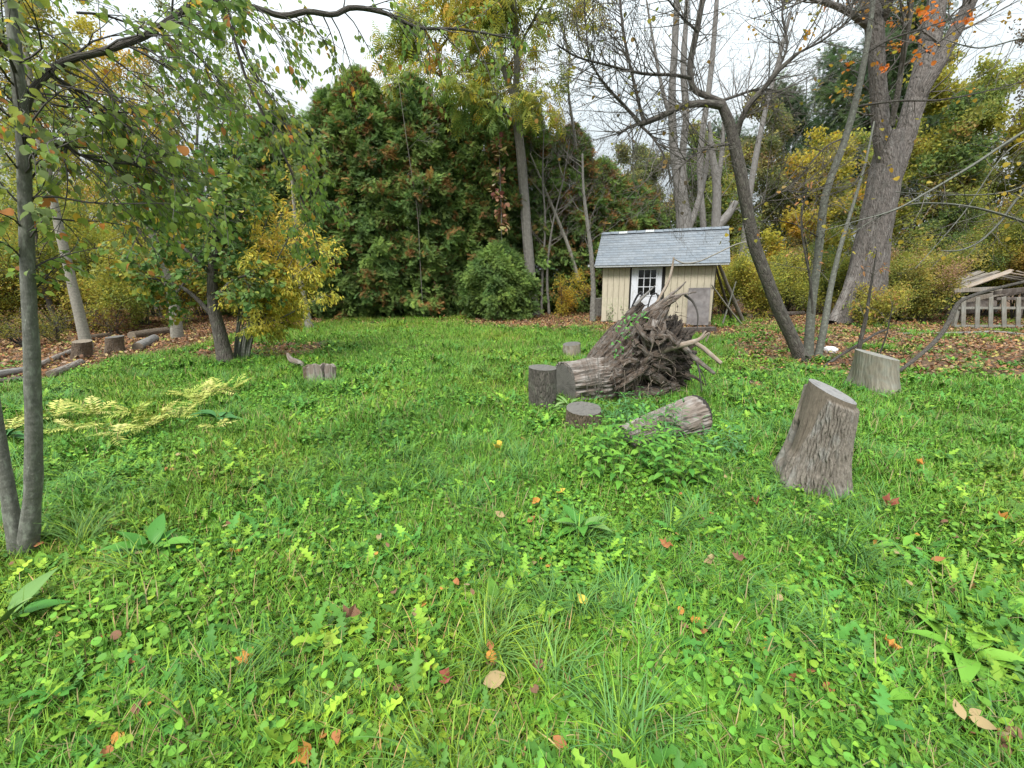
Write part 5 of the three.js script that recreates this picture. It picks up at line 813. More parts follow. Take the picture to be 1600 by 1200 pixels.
{ // uprooted tree: a sawn trunk lying down, its root plate standing up
  R = rngOf(405);
  const c0 = W(880, 602, 5.2), c1 = W(972, 588, 5.55), base = V(c1.x, 0, c1.z), t = thing('uprooted_tree', 'uprooted tree with sawn trunk and tangled dark root plate standing up on the lawn', 'uprooted tree', base);
  const ax = c1.clone().sub(c0).normalize(), r0 = m2(37, c0);
  const barky = (an, l) => { const p = 1 - Math.abs(N(Math.cos(an) * 4.5, Math.sin(an) * 4.5, l * 1.3 + 0.3 * N(l * 6, an, 2))) * 3; return 0.07 * N(Math.cos(an) * 2 + 4, Math.sin(an) * 2, l * 2) - 0.14 * smooth(0.3, 1, p) + 0.03 * N(an * 14, l * 10, 4); };
  { const [P, Q] = spline([c0, c0.clone().lerp(c1, 0.5), c1, c1.clone().addScaledVector(ax, 0.35)], [r0, r0 * 1.0, r0 * 1.05, r0 * 1.2], 0.014); new MB().tube(P, Q, 130, { disp: barky, cap: false, tile: 0.4 }).build('trunk', M.logBark, t); }
  { const f = new MB(); disc(f, c0.clone().addScaledVector(ax, -0.004), ax.clone().negate(), V(0, 1, 0), (a) => r0 * (1.0 + 0.03 * Math.sin(a * 2))); f.build('cut_face', FACE.dark, t); }
  const flareRoot = (pts, w, Z, mat, name = 'root', o = {}) => { const P0 = pts.map(([x, y, dz = 0]) => W(x, y, Z - dz)), rs = w.map((q) => q / 671 * Z * 0.5 * 1.02); const sd = R() * 40; let r2 = rs; if (rs.length < P0.length) r2 = P0.map((_, i) => { const u = i / (P0.length - 1) * (rs.length - 1), k = Math.min(rs.length - 2, Math.floor(u)); return mix(rs[k], rs[k + 1], u - k); }); const [P, Q] = spline(P0, r2, Math.max(0.014, r2[0] * 0.35)); new MB().tube(P, Q, o.radial ?? (r2[0] > 0.05 ? 40 : 10), { disp: (a, l) => (o.rough ?? 0.22) * 0.8 * fbm(Math.cos(a) * 2.4 + sd, Math.sin(a) * 2.4, l * 9, 3) - (o.rough ?? 0.22) * 1.3 * smooth(0.4, 1, 1 - Math.abs(N(Math.cos(a) * 3.4 + sd, Math.sin(a) * 3.4, l * 2.2)) * 3) + (o.rough ?? 0.22) * 0.4 * N(Math.cos(a) * 9, Math.sin(a) * 9, l * 7), tile: 0.25 }).build(name, mat, t); };
  const rootBark = woodMat([0.100, 0.072, 0.052], { seed: 161, fx: 16, fy: 4, bump: 0.02, grey: [0.170, 0.148, 0.128], weather: 0.75 });
  const soil = surf(256, (u, v) => [...tone(blend([0.034, 0.026, 0.020], [0.075, 0.056, 0.042], smooth(-0.1, 0.3, pf(u, v, 6, 6, 4, 4))), 1 + 0.6 * pf(u, v, 40, 40, 6, 2)), 0.5 + 0.8 * pf(u, v, 12, 12, 9, 4)], 0.03, 1);
  // root plate: a lumpy mass of earth and rotten wood
  { const g = new THREE.IcosahedronGeometry(1, 40), p = g.attributes.position, c = W(1012, 556, 5.75), sx = 0.47, sy = 0.50, sz = 0.42;
    for (let i = 0; i < p.count; i++) { const d = V().fromBufferAttribute(p, i).normalize(); const n = 1 + 0.42 * fbm(d.x * 2.2, d.y * 2.2, d.z * 2.2, 2) + 0.28 * Math.abs(N(d.x * 5, d.y * 5, d.z * 5)) * 1.6 + 0.14 * fbm(d.x * 11, d.y * 11, d.z * 11, 3); const tx = d.y > 0 ? 0.22 * d.y : 0; p.setXYZ(i, (d.x * sx * (d.y > 0 ? 1 - 0.35 * d.y : 1) + tx) * n + c.x, Math.max(0.02, d.y * sy * n + c.y - 0.08), d.z * sz * n + c.z); const u = Math.atan2(d.z, d.x) / 1.2, w = d.y * 2; g.attributes.uv.setXY(i, u, w); }
    g.applyMatrix4(t.matrixWorld.clone().invert()); g.computeVertexNormals(); const m = shade(new THREE.Mesh(g, soil)); m.name = 'root_plate'; t.add(m); }
  const Z = 5.5;
  const R1 = [[[[940, 590, 0.15], [968, 560, 0.12], [992, 525, 0.1], [1012, 497, 0.05], [1034, 474, 0]], [44, 38, 34, 26, 14]], [[[960, 598, 0.22], [990, 580, 0.3], [1022, 562, 0.25], [1048, 556, 0.1]], [46, 40, 34, 26]], [[[925, 582, 0.0], [945, 552, 0.0], [968, 520, -0.05], [990, 490, -0.1], [1004, 474, -0.1]], [34, 28, 24, 20, 10]], [[[965, 610, 0.2], [995, 615, 0.25], [1030, 612, 0.2], [1058, 604, 0.1]], [30, 26, 26, 16]], [[[1010, 545, 0.2], [1020, 515, 0.22], [1032, 490, 0.2], [1044, 474, 0.15]], [28, 24, 20, 10]], [[[985, 570, 0.28], [1000, 545, 0.3], [1012, 520, 0.28], [1020, 500, 0.2]], [26, 22, 18, 8]], [[[1000, 575, 0.25], [1025, 590, 0.3], [1045, 602, 0.2]], [20, 18, 10]], [[[1010, 555, 0.22], [1036, 541, 0.25], [1056, 545, 0.15], [1066, 560, 0.05]], [18, 16, 14, 8]], [[[920, 575, -0.1], [935, 548, -0.2], [955, 520, -0.3], [970, 505, -0.35]], [24, 20, 16, 10]]];
  for (const [p, w] of R1) flareRoot(p, w, Z, rootBark, 'root', { rough: 0.35 });
  const R2 = [[[[1020, 487, 0.1], [1032, 474, 0.12], [1042, 466, 0.15], [1062, 461, 0.18], [1088, 456, 0.2]], [10, 8, 6, 4, 2], M.logBark], [[[1034, 474, 0.1], [1050, 459, 0.1], [1063, 449, 0.1], [1072, 440, 0.1]], [6, 5, 3, 1.5], M.logBark], [[[1012, 497, 0.15], [1034, 480, 0.2], [1054, 468, 0.2], [1064, 462, 0.2]], [12, 9, 7, 3], rootBark], [[[1018, 490, 0], [1030, 466, 0], [1043, 443, -0.05], [1050, 420, -0.1], [1053, 402, -0.1]], [6, 5, 4.4, 4, 3], M.paleRoot], [[[1070, 461, 0.15], [1083, 472, 0.15], [1090, 490, 0.2], [1089, 516, 0.2]], [4, 3, 2.6, 1.6], M.darkTwig], [[[1022, 552, 0.3], [1050, 543, 0.35], [1080, 535, 0.4], [1094, 529, 0.42], [1103, 517, 0.42]], [9, 9, 8, 5, 2.5], M.paleRoot], [[[1084, 534, 0.4], [1100, 545, 0.45], [1114, 557, 0.5], [1127, 568, 0.55]], [6, 7, 6.5, 6], M.paleRoot], [[[1066, 540, 0.2], [1082, 556, 0.3], [1099, 570, 0.35], [1117, 584, 0.4]], [9, 8, 7, 5], M.logBark], [[[1082, 550, 0.3], [1091, 572, 0.35], [1094, 592, 0.4], [1097, 613, 0.4]], [4, 3, 2, 1.2], M.darkTwig], [[[1095, 530, 0.42], [1108, 520, 0.42], [1103, 534, 0.4]], [4, 3, 2], M.paleRoot], [[[1022, 508, 0.2], [1038, 518, 0.3], [1052, 528, 0.3], [1062, 540, 0.3]], [12, 10, 9, 6], rootBark], [[[1091, 572, 0.35], [1100, 590, 0.35], [1104, 604, 0.35]], [2, 1.6, 1], M.darkTwig], [[[992, 478, 0], [1003, 466, 0], [1018, 452, 0], [1024, 446, 0]], [6, 5, 3, 1.5], M.deadwood], [[[1070, 585, 0.1], [1086, 590, 0.15], [1100, 600, 0.15]], [7, 5, 2], rootBark]];
  for (const [p, w, m] of R2) flareRoot(p, w, Z, m, 'root', { rough: 0.2 });
  // a tangle of middling roots over the plate
  for (let i = 0; i < 40; i++) {
    const a = R() * 6.283, x0 = 1000 + gauss() * 26, y0 = 545 + gauss() * 32, far = rr(30, 66), up = R() < 0.55, x1 = x0 + Math.cos(a) * far * 0.6 + (up ? 22 : 8), y1 = Math.min(622, y0 + (up ? -rr(10, 62) : Math.sin(a) * far * 0.7)), zz = rr(0.1, 0.45);
    if (x1 < 918 || y1 < 700 - (x1 - 880) * 1.6 || x1 > 1078 || y1 < 470) continue;
    flareRoot([[x0, y0, zz], [mix(x0, x1, 0.35) + gauss() * 9, mix(y0, y1, 0.35) + gauss() * 9, zz + rr(0, 0.12)], [mix(x0, x1, 0.7) + gauss() * 8, mix(y0, y1, 0.7) + gauss() * 8, zz + rr(-0.05, 0.1)], [x1, y1, zz - rr(0, 0.12)]], [rr(6, 14), rr(5, 11), rr(4, 8), 2.5], Z, R() < 0.2 ? M.logBark : rootBark, 'root', { rough: 0.45, radial: 12 });
  }
  // hanging rootlets and splinters
  const fine = new MB(), fineP = new MB();
  for (let i = 0; i < 300; i++) { const x = rr(935, 1062), y = rr(478, 612); if (y < 640 - (x - 900) * 1.05) continue; const p = W(x, y, Z - rr(0.25, 0.55)), P = [p], dir = V(gauss(), rr(-0.9, 0.9), rr(-0.1, 0.7)).normalize(); const n = 5, L = rr(0.06, 0.3); for (let k = 0; k < n; k++) { dir.add(V(gauss() * 0.35, gauss() * 0.35 - 0.1, gauss() * 0.3)).normalize(); P.push(P[k].clone().addScaledVector(dir, L / n)); } (R() < 0.25 ? fineP : fine).tube(P, P.map((_, k) => rr(0.002, 0.007) * (1 - k / 7)), 4, { cap: false }); }
  fine.build('rootlets', rootBark, t, { kind: 'stuff' }); fineP.build('rootlets', M.paleRoot, t, { kind: 'stuff' });
  const sk = thing('dry_stalks', 'dry pale stalks standing against the side of the uprooted trunk', 'dead stalks', G(940, 630)); for (let i = 0; i < 16; i++) { const b = W(rr(915, 965), rr(600, 620), 4.98), P = [b]; const d = V(rr(-0.4, 0.15), 1, rr(-0.2, 0.2)).normalize(); for (let k = 0; k < 4; k++) { d.add(V(gauss() * 0.12, 0, gauss() * 0.1)).normalize(); P.push(P[k].clone().addScaledVector(d, rr(0.06, 0.13))); } new MB().tube(P, P.map((_, k) => 0.0035 * (1 - k / 6)), 4, { cap: false }).build('stalk', M.paleTwig, sk); }
}
// ---------------------------------------------------------------- fallen branches, poles, rock
{
  R = rngOf(406);
  const bough = (name, label, cat, pts, w, mat, o = {}) => { const P = pts.map(([x, y, Z]) => Z ? W(x, y, Z) : G(x, y).add(V(0, 0.03, 0))), t = thing(name, label, cat, V(P[0].x, 0, P[0].z), o.group), sd = R() * 20; const rs = P.map((p, i) => m2(w[Math.min(i, w.length - 1)] / 2, p)); const [p, r] = spline(P, rs, 0.05); new MB().tube(p, r, 10, { disp: (a, l) => 0.15 * N(Math.cos(a) * 2 + sd, Math.sin(a) * 2, l * 4), tile: 0.3, capStart: true }).build(o.part ?? 'branch', mat, t); return [t, p]; };
  bough('fallen_pole', 'pale fallen pole lying on the ground in front of the picket fence', 'branch', [[1403, 524], [1450, 524], [1510, 523], [1560, 521], [1612, 526], [1680, 527]], [5, 6, 7, 7, 7, 6], M.deadwood);
  bough('curved_branch', 'dark curved branch rising from behind the smooth grey stump toward the right edge', 'branch', [[1405, 580, 6.6], [1436, 556, 6.7], [1466, 528, 6.8], [1484, 500, 6.9], [1497, 474, 7.0], [1520, 462, 7.05], [1560, 450, 7.1], [1610, 438, 7.1], [1680, 420, 7.1]], [8, 8, 9, 9, 8, 8, 7, 7, 6], M.darkBark);
  bough('fallen_branch', 'dark straight fallen branch propped left of the smooth grey stump', 'branch', [[1288, 574], [1312, 556, 7.7], [1342, 538, 7.8], [1372, 520, 7.9], [1384, 516, 7.95]], [5, 5, 5, 5, 4], M.darkBark);
  const sap = (label, pts, w, Z, mat) => { const t = new Tree('sapling', label, 'sapling', V(W(pts[0][0], pts[0][1], Z).x, 0, -Z)); t.bark = mat; const p = t.px(pts, Z, w, { radial: 8 }); t.sprout(p, 7, { t0: 0.3, len: [0.25, 0.6], depth: 1, kids: 3, r: 0.006, rmin: 0.0018 }); t.foliage('foliage', SPRAY.lance, M.leaf, 46, { spread: 0.05, size: [0.9, 1.3], color: (q) => pick([[0.36, 0.24, 0.05], [0.42, 0.2, 0.08], [0.28, 0.25, 0.03]], q) }); t.finish(); };
  sap('dark thin sapling trunk behind the smooth grey stump', [[1339, 572], [1344, 535], [1352, 500], [1362, 440], [1370, 390]], [9, 8, 7, 4, 2], 7.4, M.darkBark);
  sap('slim dark sapling rising in front of the twin stems', [[1270, 490], [1266, 440], [1257, 390], [1252, 345], [1262, 290]], [4, 4, 3.4, 3, 2], 7.0, M.darkBark);
  sap('small forked twiggy sapling right of the smooth grey stump', [[1375, 552], [1386, 520], [1390, 500], [1396, 470]], [3, 2.6, 2, 1.5], 8.2, M.darkBark);
  const pole = (x0, y0, x1, y1, Z0, Z1, w, label, mat) => { const p = G(x0, y0), q = W(x1, y1, Z1 ?? -p.z); bough('leaning_pole', label, 'pole', [[x0, y0], [(x0 + x1) / 2, (y0 + y1) / 2, (-p.z - q.z) / 2], [x1, y1, -q.z]], [w, w * 0.85, w * 0.7], mat); };
  pole(1160, 503, 1119, 402, 0, 13.6, 7, 'thickest grey pole leaning on the right corner of the shed', M.greyWood); pole(1143, 500, 1115, 405, 0, 13.5, 5, 'dark pole leaning on the shed between two grey ones', M.darkWood); pole(1109, 505, 1120, 400, 0, 13.4, 5, 'nearly upright dark pole at the right corner of the shed', M.darkWood); pole(1158, 508, 1112, 445, 0, 13.2, 3, 'thin low pole leaning right of the plywood sheet', M.pale); pole(1128, 510, 1150, 440, 0, 13.8, 3, 'thin pole leaning the other way right of the shed', M.young);
  bough('fallen_log', 'dark mossy branch slanting down before the shed, right of the root plate', 'branch', [[1032, 490, 8.2], [1052, 505, 8.0], [1070, 522, 7.8]], [8, 9, 9], M.darkBark);
  // wire-like bare vine sagging below the eave
  bough('vine_stem', 'bare vine sagging under the right half of the shed eave', 'vine', [[1052, 404, 12.9], [1068, 411, 12.8], [1090, 409, 12.7], [1118, 397, 12.6], [1150, 382, 12.8], [1190, 372, 13]], [2.2, 2.2, 2.2, 2.2, 2, 1.5], M.pale);
  // white rock
  const rb = G(1297, 551), k = m2(1, rb), g = new THREE.IcosahedronGeometry(1, 10), p = g.attributes.position; for (let i = 0; i < p.count; i++) { const d = V().fromBufferAttribute(p, i).normalize(), n = 1 + 0.35 * fbm(d.x * 1.6, d.y * 1.6, d.z * 1.6, 3); const q = d.multiplyScalar(n); q.x = Math.max(-0.85, Math.min(0.9, q.x)); p.setXYZ(i, q.x * 12.5 * k, Math.min(q.y, 0.75) * 8 * k + 5 * k, q.z * 11 * k); }
  g.computeVertexNormals(); const m = shade(new THREE.Mesh(g, surf(128, (u, v) => [...tone([0.72, 0.71, 0.70], 1 + 0.35 * pf(u, v, 8, 8, 3, 4)), 0.5 + pf(u, v, 12, 12, 5, 3)], 0.01, 0.9))); m.name = 'rock'; m.position.copy(rb); tag(m, 'pale white rock on the leaf litter beside the twin stems', 'rock'); scene.add(m);
}
// ---------------------------------------------------------------- plants one can tell apart on the lawn; every leaf a part
{
  R = rngOf(407);
  const I = new THREE.Matrix4(), lg = (prof, w, c) => { const m = new MB(); leafInto(m, I, 1, w, prof, 0.35, c, null, 0.12); m.c = null; return m.geometry(); }, lobe = (w, n, c) => { const m = new MB(); lobedInto(m, I, 1, w, n, c, [1, 1, 1]); m.c = null; return m.geometry(); };
  const GEO = { nettle: [lg(OVATE, 0.52, 0.7), lg(OVATE, 0.45, 1.0)], lance: [lg(LANCE, 0.24, 0.7), lg(LANCE, 0.20, 1.1)], broad: [lg(OVATE, 0.40, 0.9), lg(OVATE, 0.34, 0.5)], dock: [lg(LANCE, 0.30, 1.0), lg(OVATE, 0.30, 1.4)], thistle: [lobe(0.34, 9, 0.9), lobe(0.30, 8, 1.3)], frond: [lobe(0.62, 9, 0.7), lobe(0.55, 10, 1.0)], mullein: [lg(LANCE, 0.20, 0.6), lg(LANCE, 0.22, 1.0)] };
  { // fern-like frond: leaflets along a rib, each narrow
    const fr = (dr) => { const m = new MB(); for (let i = 0; i < 11; i += 1.25) for (const s of [-1, 1]) { const y = 0.12 + 0.8 * i / 10, l = 0.42 * Math.sin(0.5 + 2.3 * i / 10); leafInto(m, place(V(0.05 * Math.sin(y * 5) * dr, y, -dr * y * y), V(s * 0.9, rr(0.35, 0.8), -0.12 - rr(-0.15, 0.5 * dr)), V(0, 0.2, 1)), l, 0.06, LITTLE, 0.2, 0.4, null); } leafInto(m, place(V(0, 0.92, -0.85 * dr), V(0, 1, -0.5), V(0, 0, 1)), 0.2, 0.05, LITTLE, 0.2, 0.3, null); const a = m.v(-0.006, 0, 0), b = m.v(0.006, 0, 0), c = m.v(0, 0.95, -0.9 * dr); m.tri(a, b, c); return m.geometry(); };
    GEO.frond = [fr(0.2), fr(0.3), fr(0.4), fr(0.5)];
  }
  const PAL = (cs) => cs.map((c) => leafMat(0, 0.5, ...c)), G1 = PAL([[0.068, 0.20, 0.026], [0.05, 0.165, 0.022], [0.095, 0.235, 0.032]]), G2 = PAL([[0.055, 0.155, 0.042], [0.075, 0.185, 0.06], [0.045, 0.135, 0.034]]), LM = PAL([[0.11, 0.255, 0.024], [0.085, 0.225, 0.022], [0.14, 0.285, 0.03]]), PG = PAL([[0.145, 0.245, 0.07], [0.115, 0.21, 0.055], [0.18, 0.27, 0.09]]), YF = PAL([[0.42, 0.41, 0.10], [0.34, 0.37, 0.08], [0.47, 0.44, 0.14], [0.28, 0.34, 0.06]]), stemM = plain(0.12, 0.19, 0.05);
  const put = (t, geo, mats, p, d, n, s, name = 'leaf') => { const m = shade(new THREE.Mesh(geo[Math.floor(R() * geo.length)], mats[Math.floor(R() * mats.length)])); m.name = name; m.applyMatrix4(basis(d, n).scale(V(s, s, s)).setPosition(p.clone().sub(t.position))); t.add(m); };
  // rosette: leaves from one point; sprig: stems with pairs of leaves
  const rosette = (px, py, label, geo, mats, n, L, o = {}) => { const b = G(px, py), t = thing(o.name ?? 'broadleaf_weed', label, o.cat ?? 'weed', b, o.group); for (let i = 0; i < n; i++) { const az = i * 2.4 + gauss() * 0.3, el = rr(...(o.el ?? [0.15, 0.9])); put(t, geo, mats, b.clone().add(V(Math.cos(az) * 0.012, o.y ?? 0.02, Math.sin(az) * 0.012)), dirOf(az, el), V(-Math.cos(az) * 0.5, 1, -Math.sin(az) * 0.5), L * rr(0.65, 1.1), o.part); } return t; };
  const sprigs = (px, py, label, geo, mats, stems, H, L, o = {}) => { const b = G(px, py), t = thing(o.name ?? 'leafy_weed', label, o.cat ?? 'weed', b);
    for (let i = 0; i < stems; i++) { const a = R() * 6.283, p0 = b.clone().add(V(Math.cos(a), 0, Math.sin(a)).multiplyScalar((o.w ?? 0.25) * Math.sqrt(R()))), P = [p0], d = V(gauss() * 0.25, 1, gauss() * 0.25).normalize(), h = H * rr(0.6, 1.1), nn = o.nodes ?? 5; for (let k = 0; k < nn; k++) { d.add(V(gauss() * 0.12, 0, gauss() * 0.12)).normalize(); P.push(P[k].clone().addScaledVector(d, h / nn)); } new MB().tube(P, P.map((_, k) => 0.004 * (1 - k / (nn + 2))), 5, { cap: false }).build('stem', stemM, t);
      for (let k = 1; k <= nn; k++) { const az = k * 1.57 + a; for (const s of [0, Math.PI]) put(t, geo, mats, P[k], dirOf(az + s, rr(-0.1, 0.55) + (k === nn ? 0.4 : 0)), V(-Math.cos(az + s) * 0.4, 1, -Math.sin(az + s) * 0.4), L * rr(0.7, 1.1) * (1 - 0.45 * k / nn * (o.taper ?? 1))); } }
    return t; };
  sprigs(985, 742, 'bright nettle-like clump in front of the tilted log', GEO.nettle, LM.concat(G1), 38, 0.46, 0.12, { w: 0.42, nodes: 6 });
  sprigs(1048, 752, 'nettle-like clump right of the brightest one before the tilted log', GEO.nettle, LM.concat(G1), 24, 0.38, 0.115, { w: 0.30, nodes: 6 });
  sprigs(1030, 704, 'narrow-leaved weeds growing against the middle of the tilted log', GEO.lance, G2.concat(G1), 18, 0.46, 0.14, { w: 0.22, nodes: 8 });
  sprigs(1128, 715, 'drooping narrow-leaved weed at the cut end of the tilted log', GEO.lance, G2, 9, 0.32, 0.15, { w: 0.16, nodes: 6 });
  sprigs(965, 668, 'grey-green thistle clump between the short stump and the uprooted trunk', GEO.thistle, G2, 18, 0.30, 0.15, { w: 0.28, name: 'thistle', cat: 'thistle' });
  sprigs(1000, 650, 'smaller thistle clump right of the grey-green one', GEO.thistle, G2.concat(G1), 12, 0.28, 0.14, { w: 0.2, name: 'thistle', cat: 'thistle' });
  rosette(889, 648, 'pale green rosette of long narrow leaves before the sawn trunk end', GEO.mullein, PG, 13, 0.30, { y: 0.10, el: [-0.1, 0.9], name: 'mullein', cat: 'plant' });
  rosette(243, 872, 'broad-leaved plant in the grass right of the near stems', GEO.broad, G1, 12, 0.20, { y: 0.05, el: [0.1, 1.0] });
  rosette(906, 846, 'pale broad-leaved plant standing alone in the middle of the lawn', GEO.broad, G1.concat(PG), 10, 0.17, { y: 0.09, el: [0.0, 0.9] });
  rosette(1405, 872, 'lime star-shaped plant in the right foreground', GEO.dock, LM, 9, 0.15, { y: 0.06, el: [0.0, 0.7] });
  rosette(257, 945, 'four-leaved broad weed in the left foreground', GEO.broad, G1, 6, 0.17, { y: 0.04, el: [0.05, 0.5] });
  rosette(8, 1000, 'large pale-leaved plant at the lower left edge', GEO.broad, PG.concat(G1), 8, 0.24, { y: 0.06, el: [0.2, 1.1] });
  rosette(1502, 1035, 'large bright lime dock plant in the lower right', GEO.dock, LM, 17, 0.24, { y: 0.03, el: [0.1, 0.9], name: 'dock_plant' });
  rosette(1555, 960, 'bright dock plant above the large lime one at the right', GEO.dock, LM, 12, 0.20, { el: [0.1, 0.8], name: 'dock_plant' });
  rosette(1440, 1100, 'lime dock plant below the large one at the right', GEO.dock, LM, 10, 0.19, { el: [0.1, 0.8], name: 'dock_plant' });
  rosette(345, 668, 'broad green plant right of the yellow ferns', GEO.broad, G2, 9, 0.24, { y: 0.10, el: [0.0, 0.8] });
  rosette(12, 700, 'broad dark green plant at the left edge behind the near stems', GEO.broad, G2, 10, 0.22, { y: 0.1, el: [0.0, 0.9] });
  rosette(408, 742, 'thistle rosette on the left of the lawn', GEO.thistle, G1, 13, 0.141, { name: 'thistle', cat: 'thistle' });
  rosette(700, 960, 'dandelion rosette left of the lawn centre foreground', GEO.thistle, LM, 18, 0.126, { name: 'dandelion_plant', cat: 'weed' });
  rosette(668, 1000, 'dandelion rosette just below another in the foreground', GEO.thistle, LM.concat(G1), 16, 0.126, { name: 'dandelion_plant', cat: 'weed' });
  rosette(880, 1110, 'jagged thistle rosette near the bottom edge, middle', GEO.thistle, LM, 18, 0.148, { name: 'thistle', cat: 'thistle', el: [0.2, 1.0] });
  rosette(1010, 1060, 'jagged thistle rosette in the foreground right of the middle', GEO.thistle, G1.concat(LM), 18, 0.148, { name: 'thistle', cat: 'thistle', el: [0.2, 1.0] });
  rosette(1080, 1130, 'tall jagged thistle at the bottom edge right of the middle', GEO.thistle, LM, 15, 0.163, { name: 'thistle', cat: 'thistle', el: [0.4, 1.2] });
  rosette(120, 1095, 'jagged thistle rosette in the lower left corner', GEO.thistle, G1, 18, 0.163, { name: 'thistle', cat: 'thistle', el: [0.2, 1.0] });
  rosette(290, 1080, 'grey-green jagged rosette in the lower left', GEO.thistle, G2.concat(G1), 19, 0.141, { name: 'thistle', cat: 'thistle', el: [0.2, 0.9] });
  rosette(600, 815, 'lone thistle rosette in the middle left of the lawn', GEO.thistle, G2, 15, 0.126, { name: 'thistle', cat: 'thistle' });
  rosette(1270, 905, 'fresh green thistle rosette in the right foreground', GEO.thistle, G1.concat(LM), 18, 0.133, { name: 'thistle', cat: 'thistle' });
  // creeper on the root plate
  { const b = W(985, 520, 5.35), t = thing('creeper', 'green creeper spreading over the upper left of the root plate', 'creeper', b); for (let i = 0; i < 150; i++) { const x = rr(958, 1012), y = rr(486, 565); if (Math.abs((x - 958) * -1.3 + 560 - y) > 46) continue; put(t, GEO.nettle, G1.concat(G2), W(x, y, 5.26 - rr(-0.12, 0.10)), V(gauss(), gauss() * 0.5, rr(0, 1)).normalize(), V(gauss() * 0.4, 1, 0.7), rr(0.028, 0.06)); } }
  sprigs(1018, 505, 'fresh green weeds behind the root plate at the shed front', GEO.nettle, G1.concat(LM), 9, 0.4, 0.10, { w: 0.4 });
  sprigs(965, 505, 'tall green weeds before the left wall of the shed', GEO.nettle, G1.concat(PG), 16, 0.65, 0.12, { w: 0.5, nodes: 7 });
  sprigs(925, 522, 'pale tall weeds left of the shed corner', GEO.lance, PG.concat(G1), 12, 0.5, 0.12, { w: 0.5, nodes: 7 });
  sprigs(945, 555, 'tangle of pale weeds directly behind the sawn trunk', GEO.lance, PG.concat(G1), 15, 0.42, 0.11, { w: 0.4, nodes: 6 });
  const YS = [[88, 668, 'left of the yellow ferns, nearest the near stem'], [120, 684, 'low in the front row of the yellow ferns'], [150, 660, 'second in the row of yellow ferns'], [187, 694, 'lowest of the yellow ferns'], [212, 660, 'in the middle of the row of yellow ferns'], [252, 664, 'right of the middle of the row of yellow ferns'], [236, 682, 'in the front row, right'], [296, 630, 'upper left of the bright patch of yellow ferns'], [322, 626, 'centre of the bright patch of yellow ferns'], [312, 645, 'lower edge of the bright patch of yellow ferns'], [285, 662, 'right end of the long row of yellow ferns'], [368, 618, 'rightmost of the yellow ferns, upper'], [340, 682, 'small single one apart at the right'], [18, 690, 'left of the near stems at the edge'], [345, 622, 'right of the bright patch']];
  for (const [x, y, w] of YS) rosette(x, y, 'pale yellow fern plant, ' + w, GEO.frond, YF, x === 340 ? 5 : 9, x === 340 ? 0.17 : 0.25, { y: 0.10, el: [0.2, 1.1], name: 'yellow_fern', cat: 'fern', part: 'frond' });
}
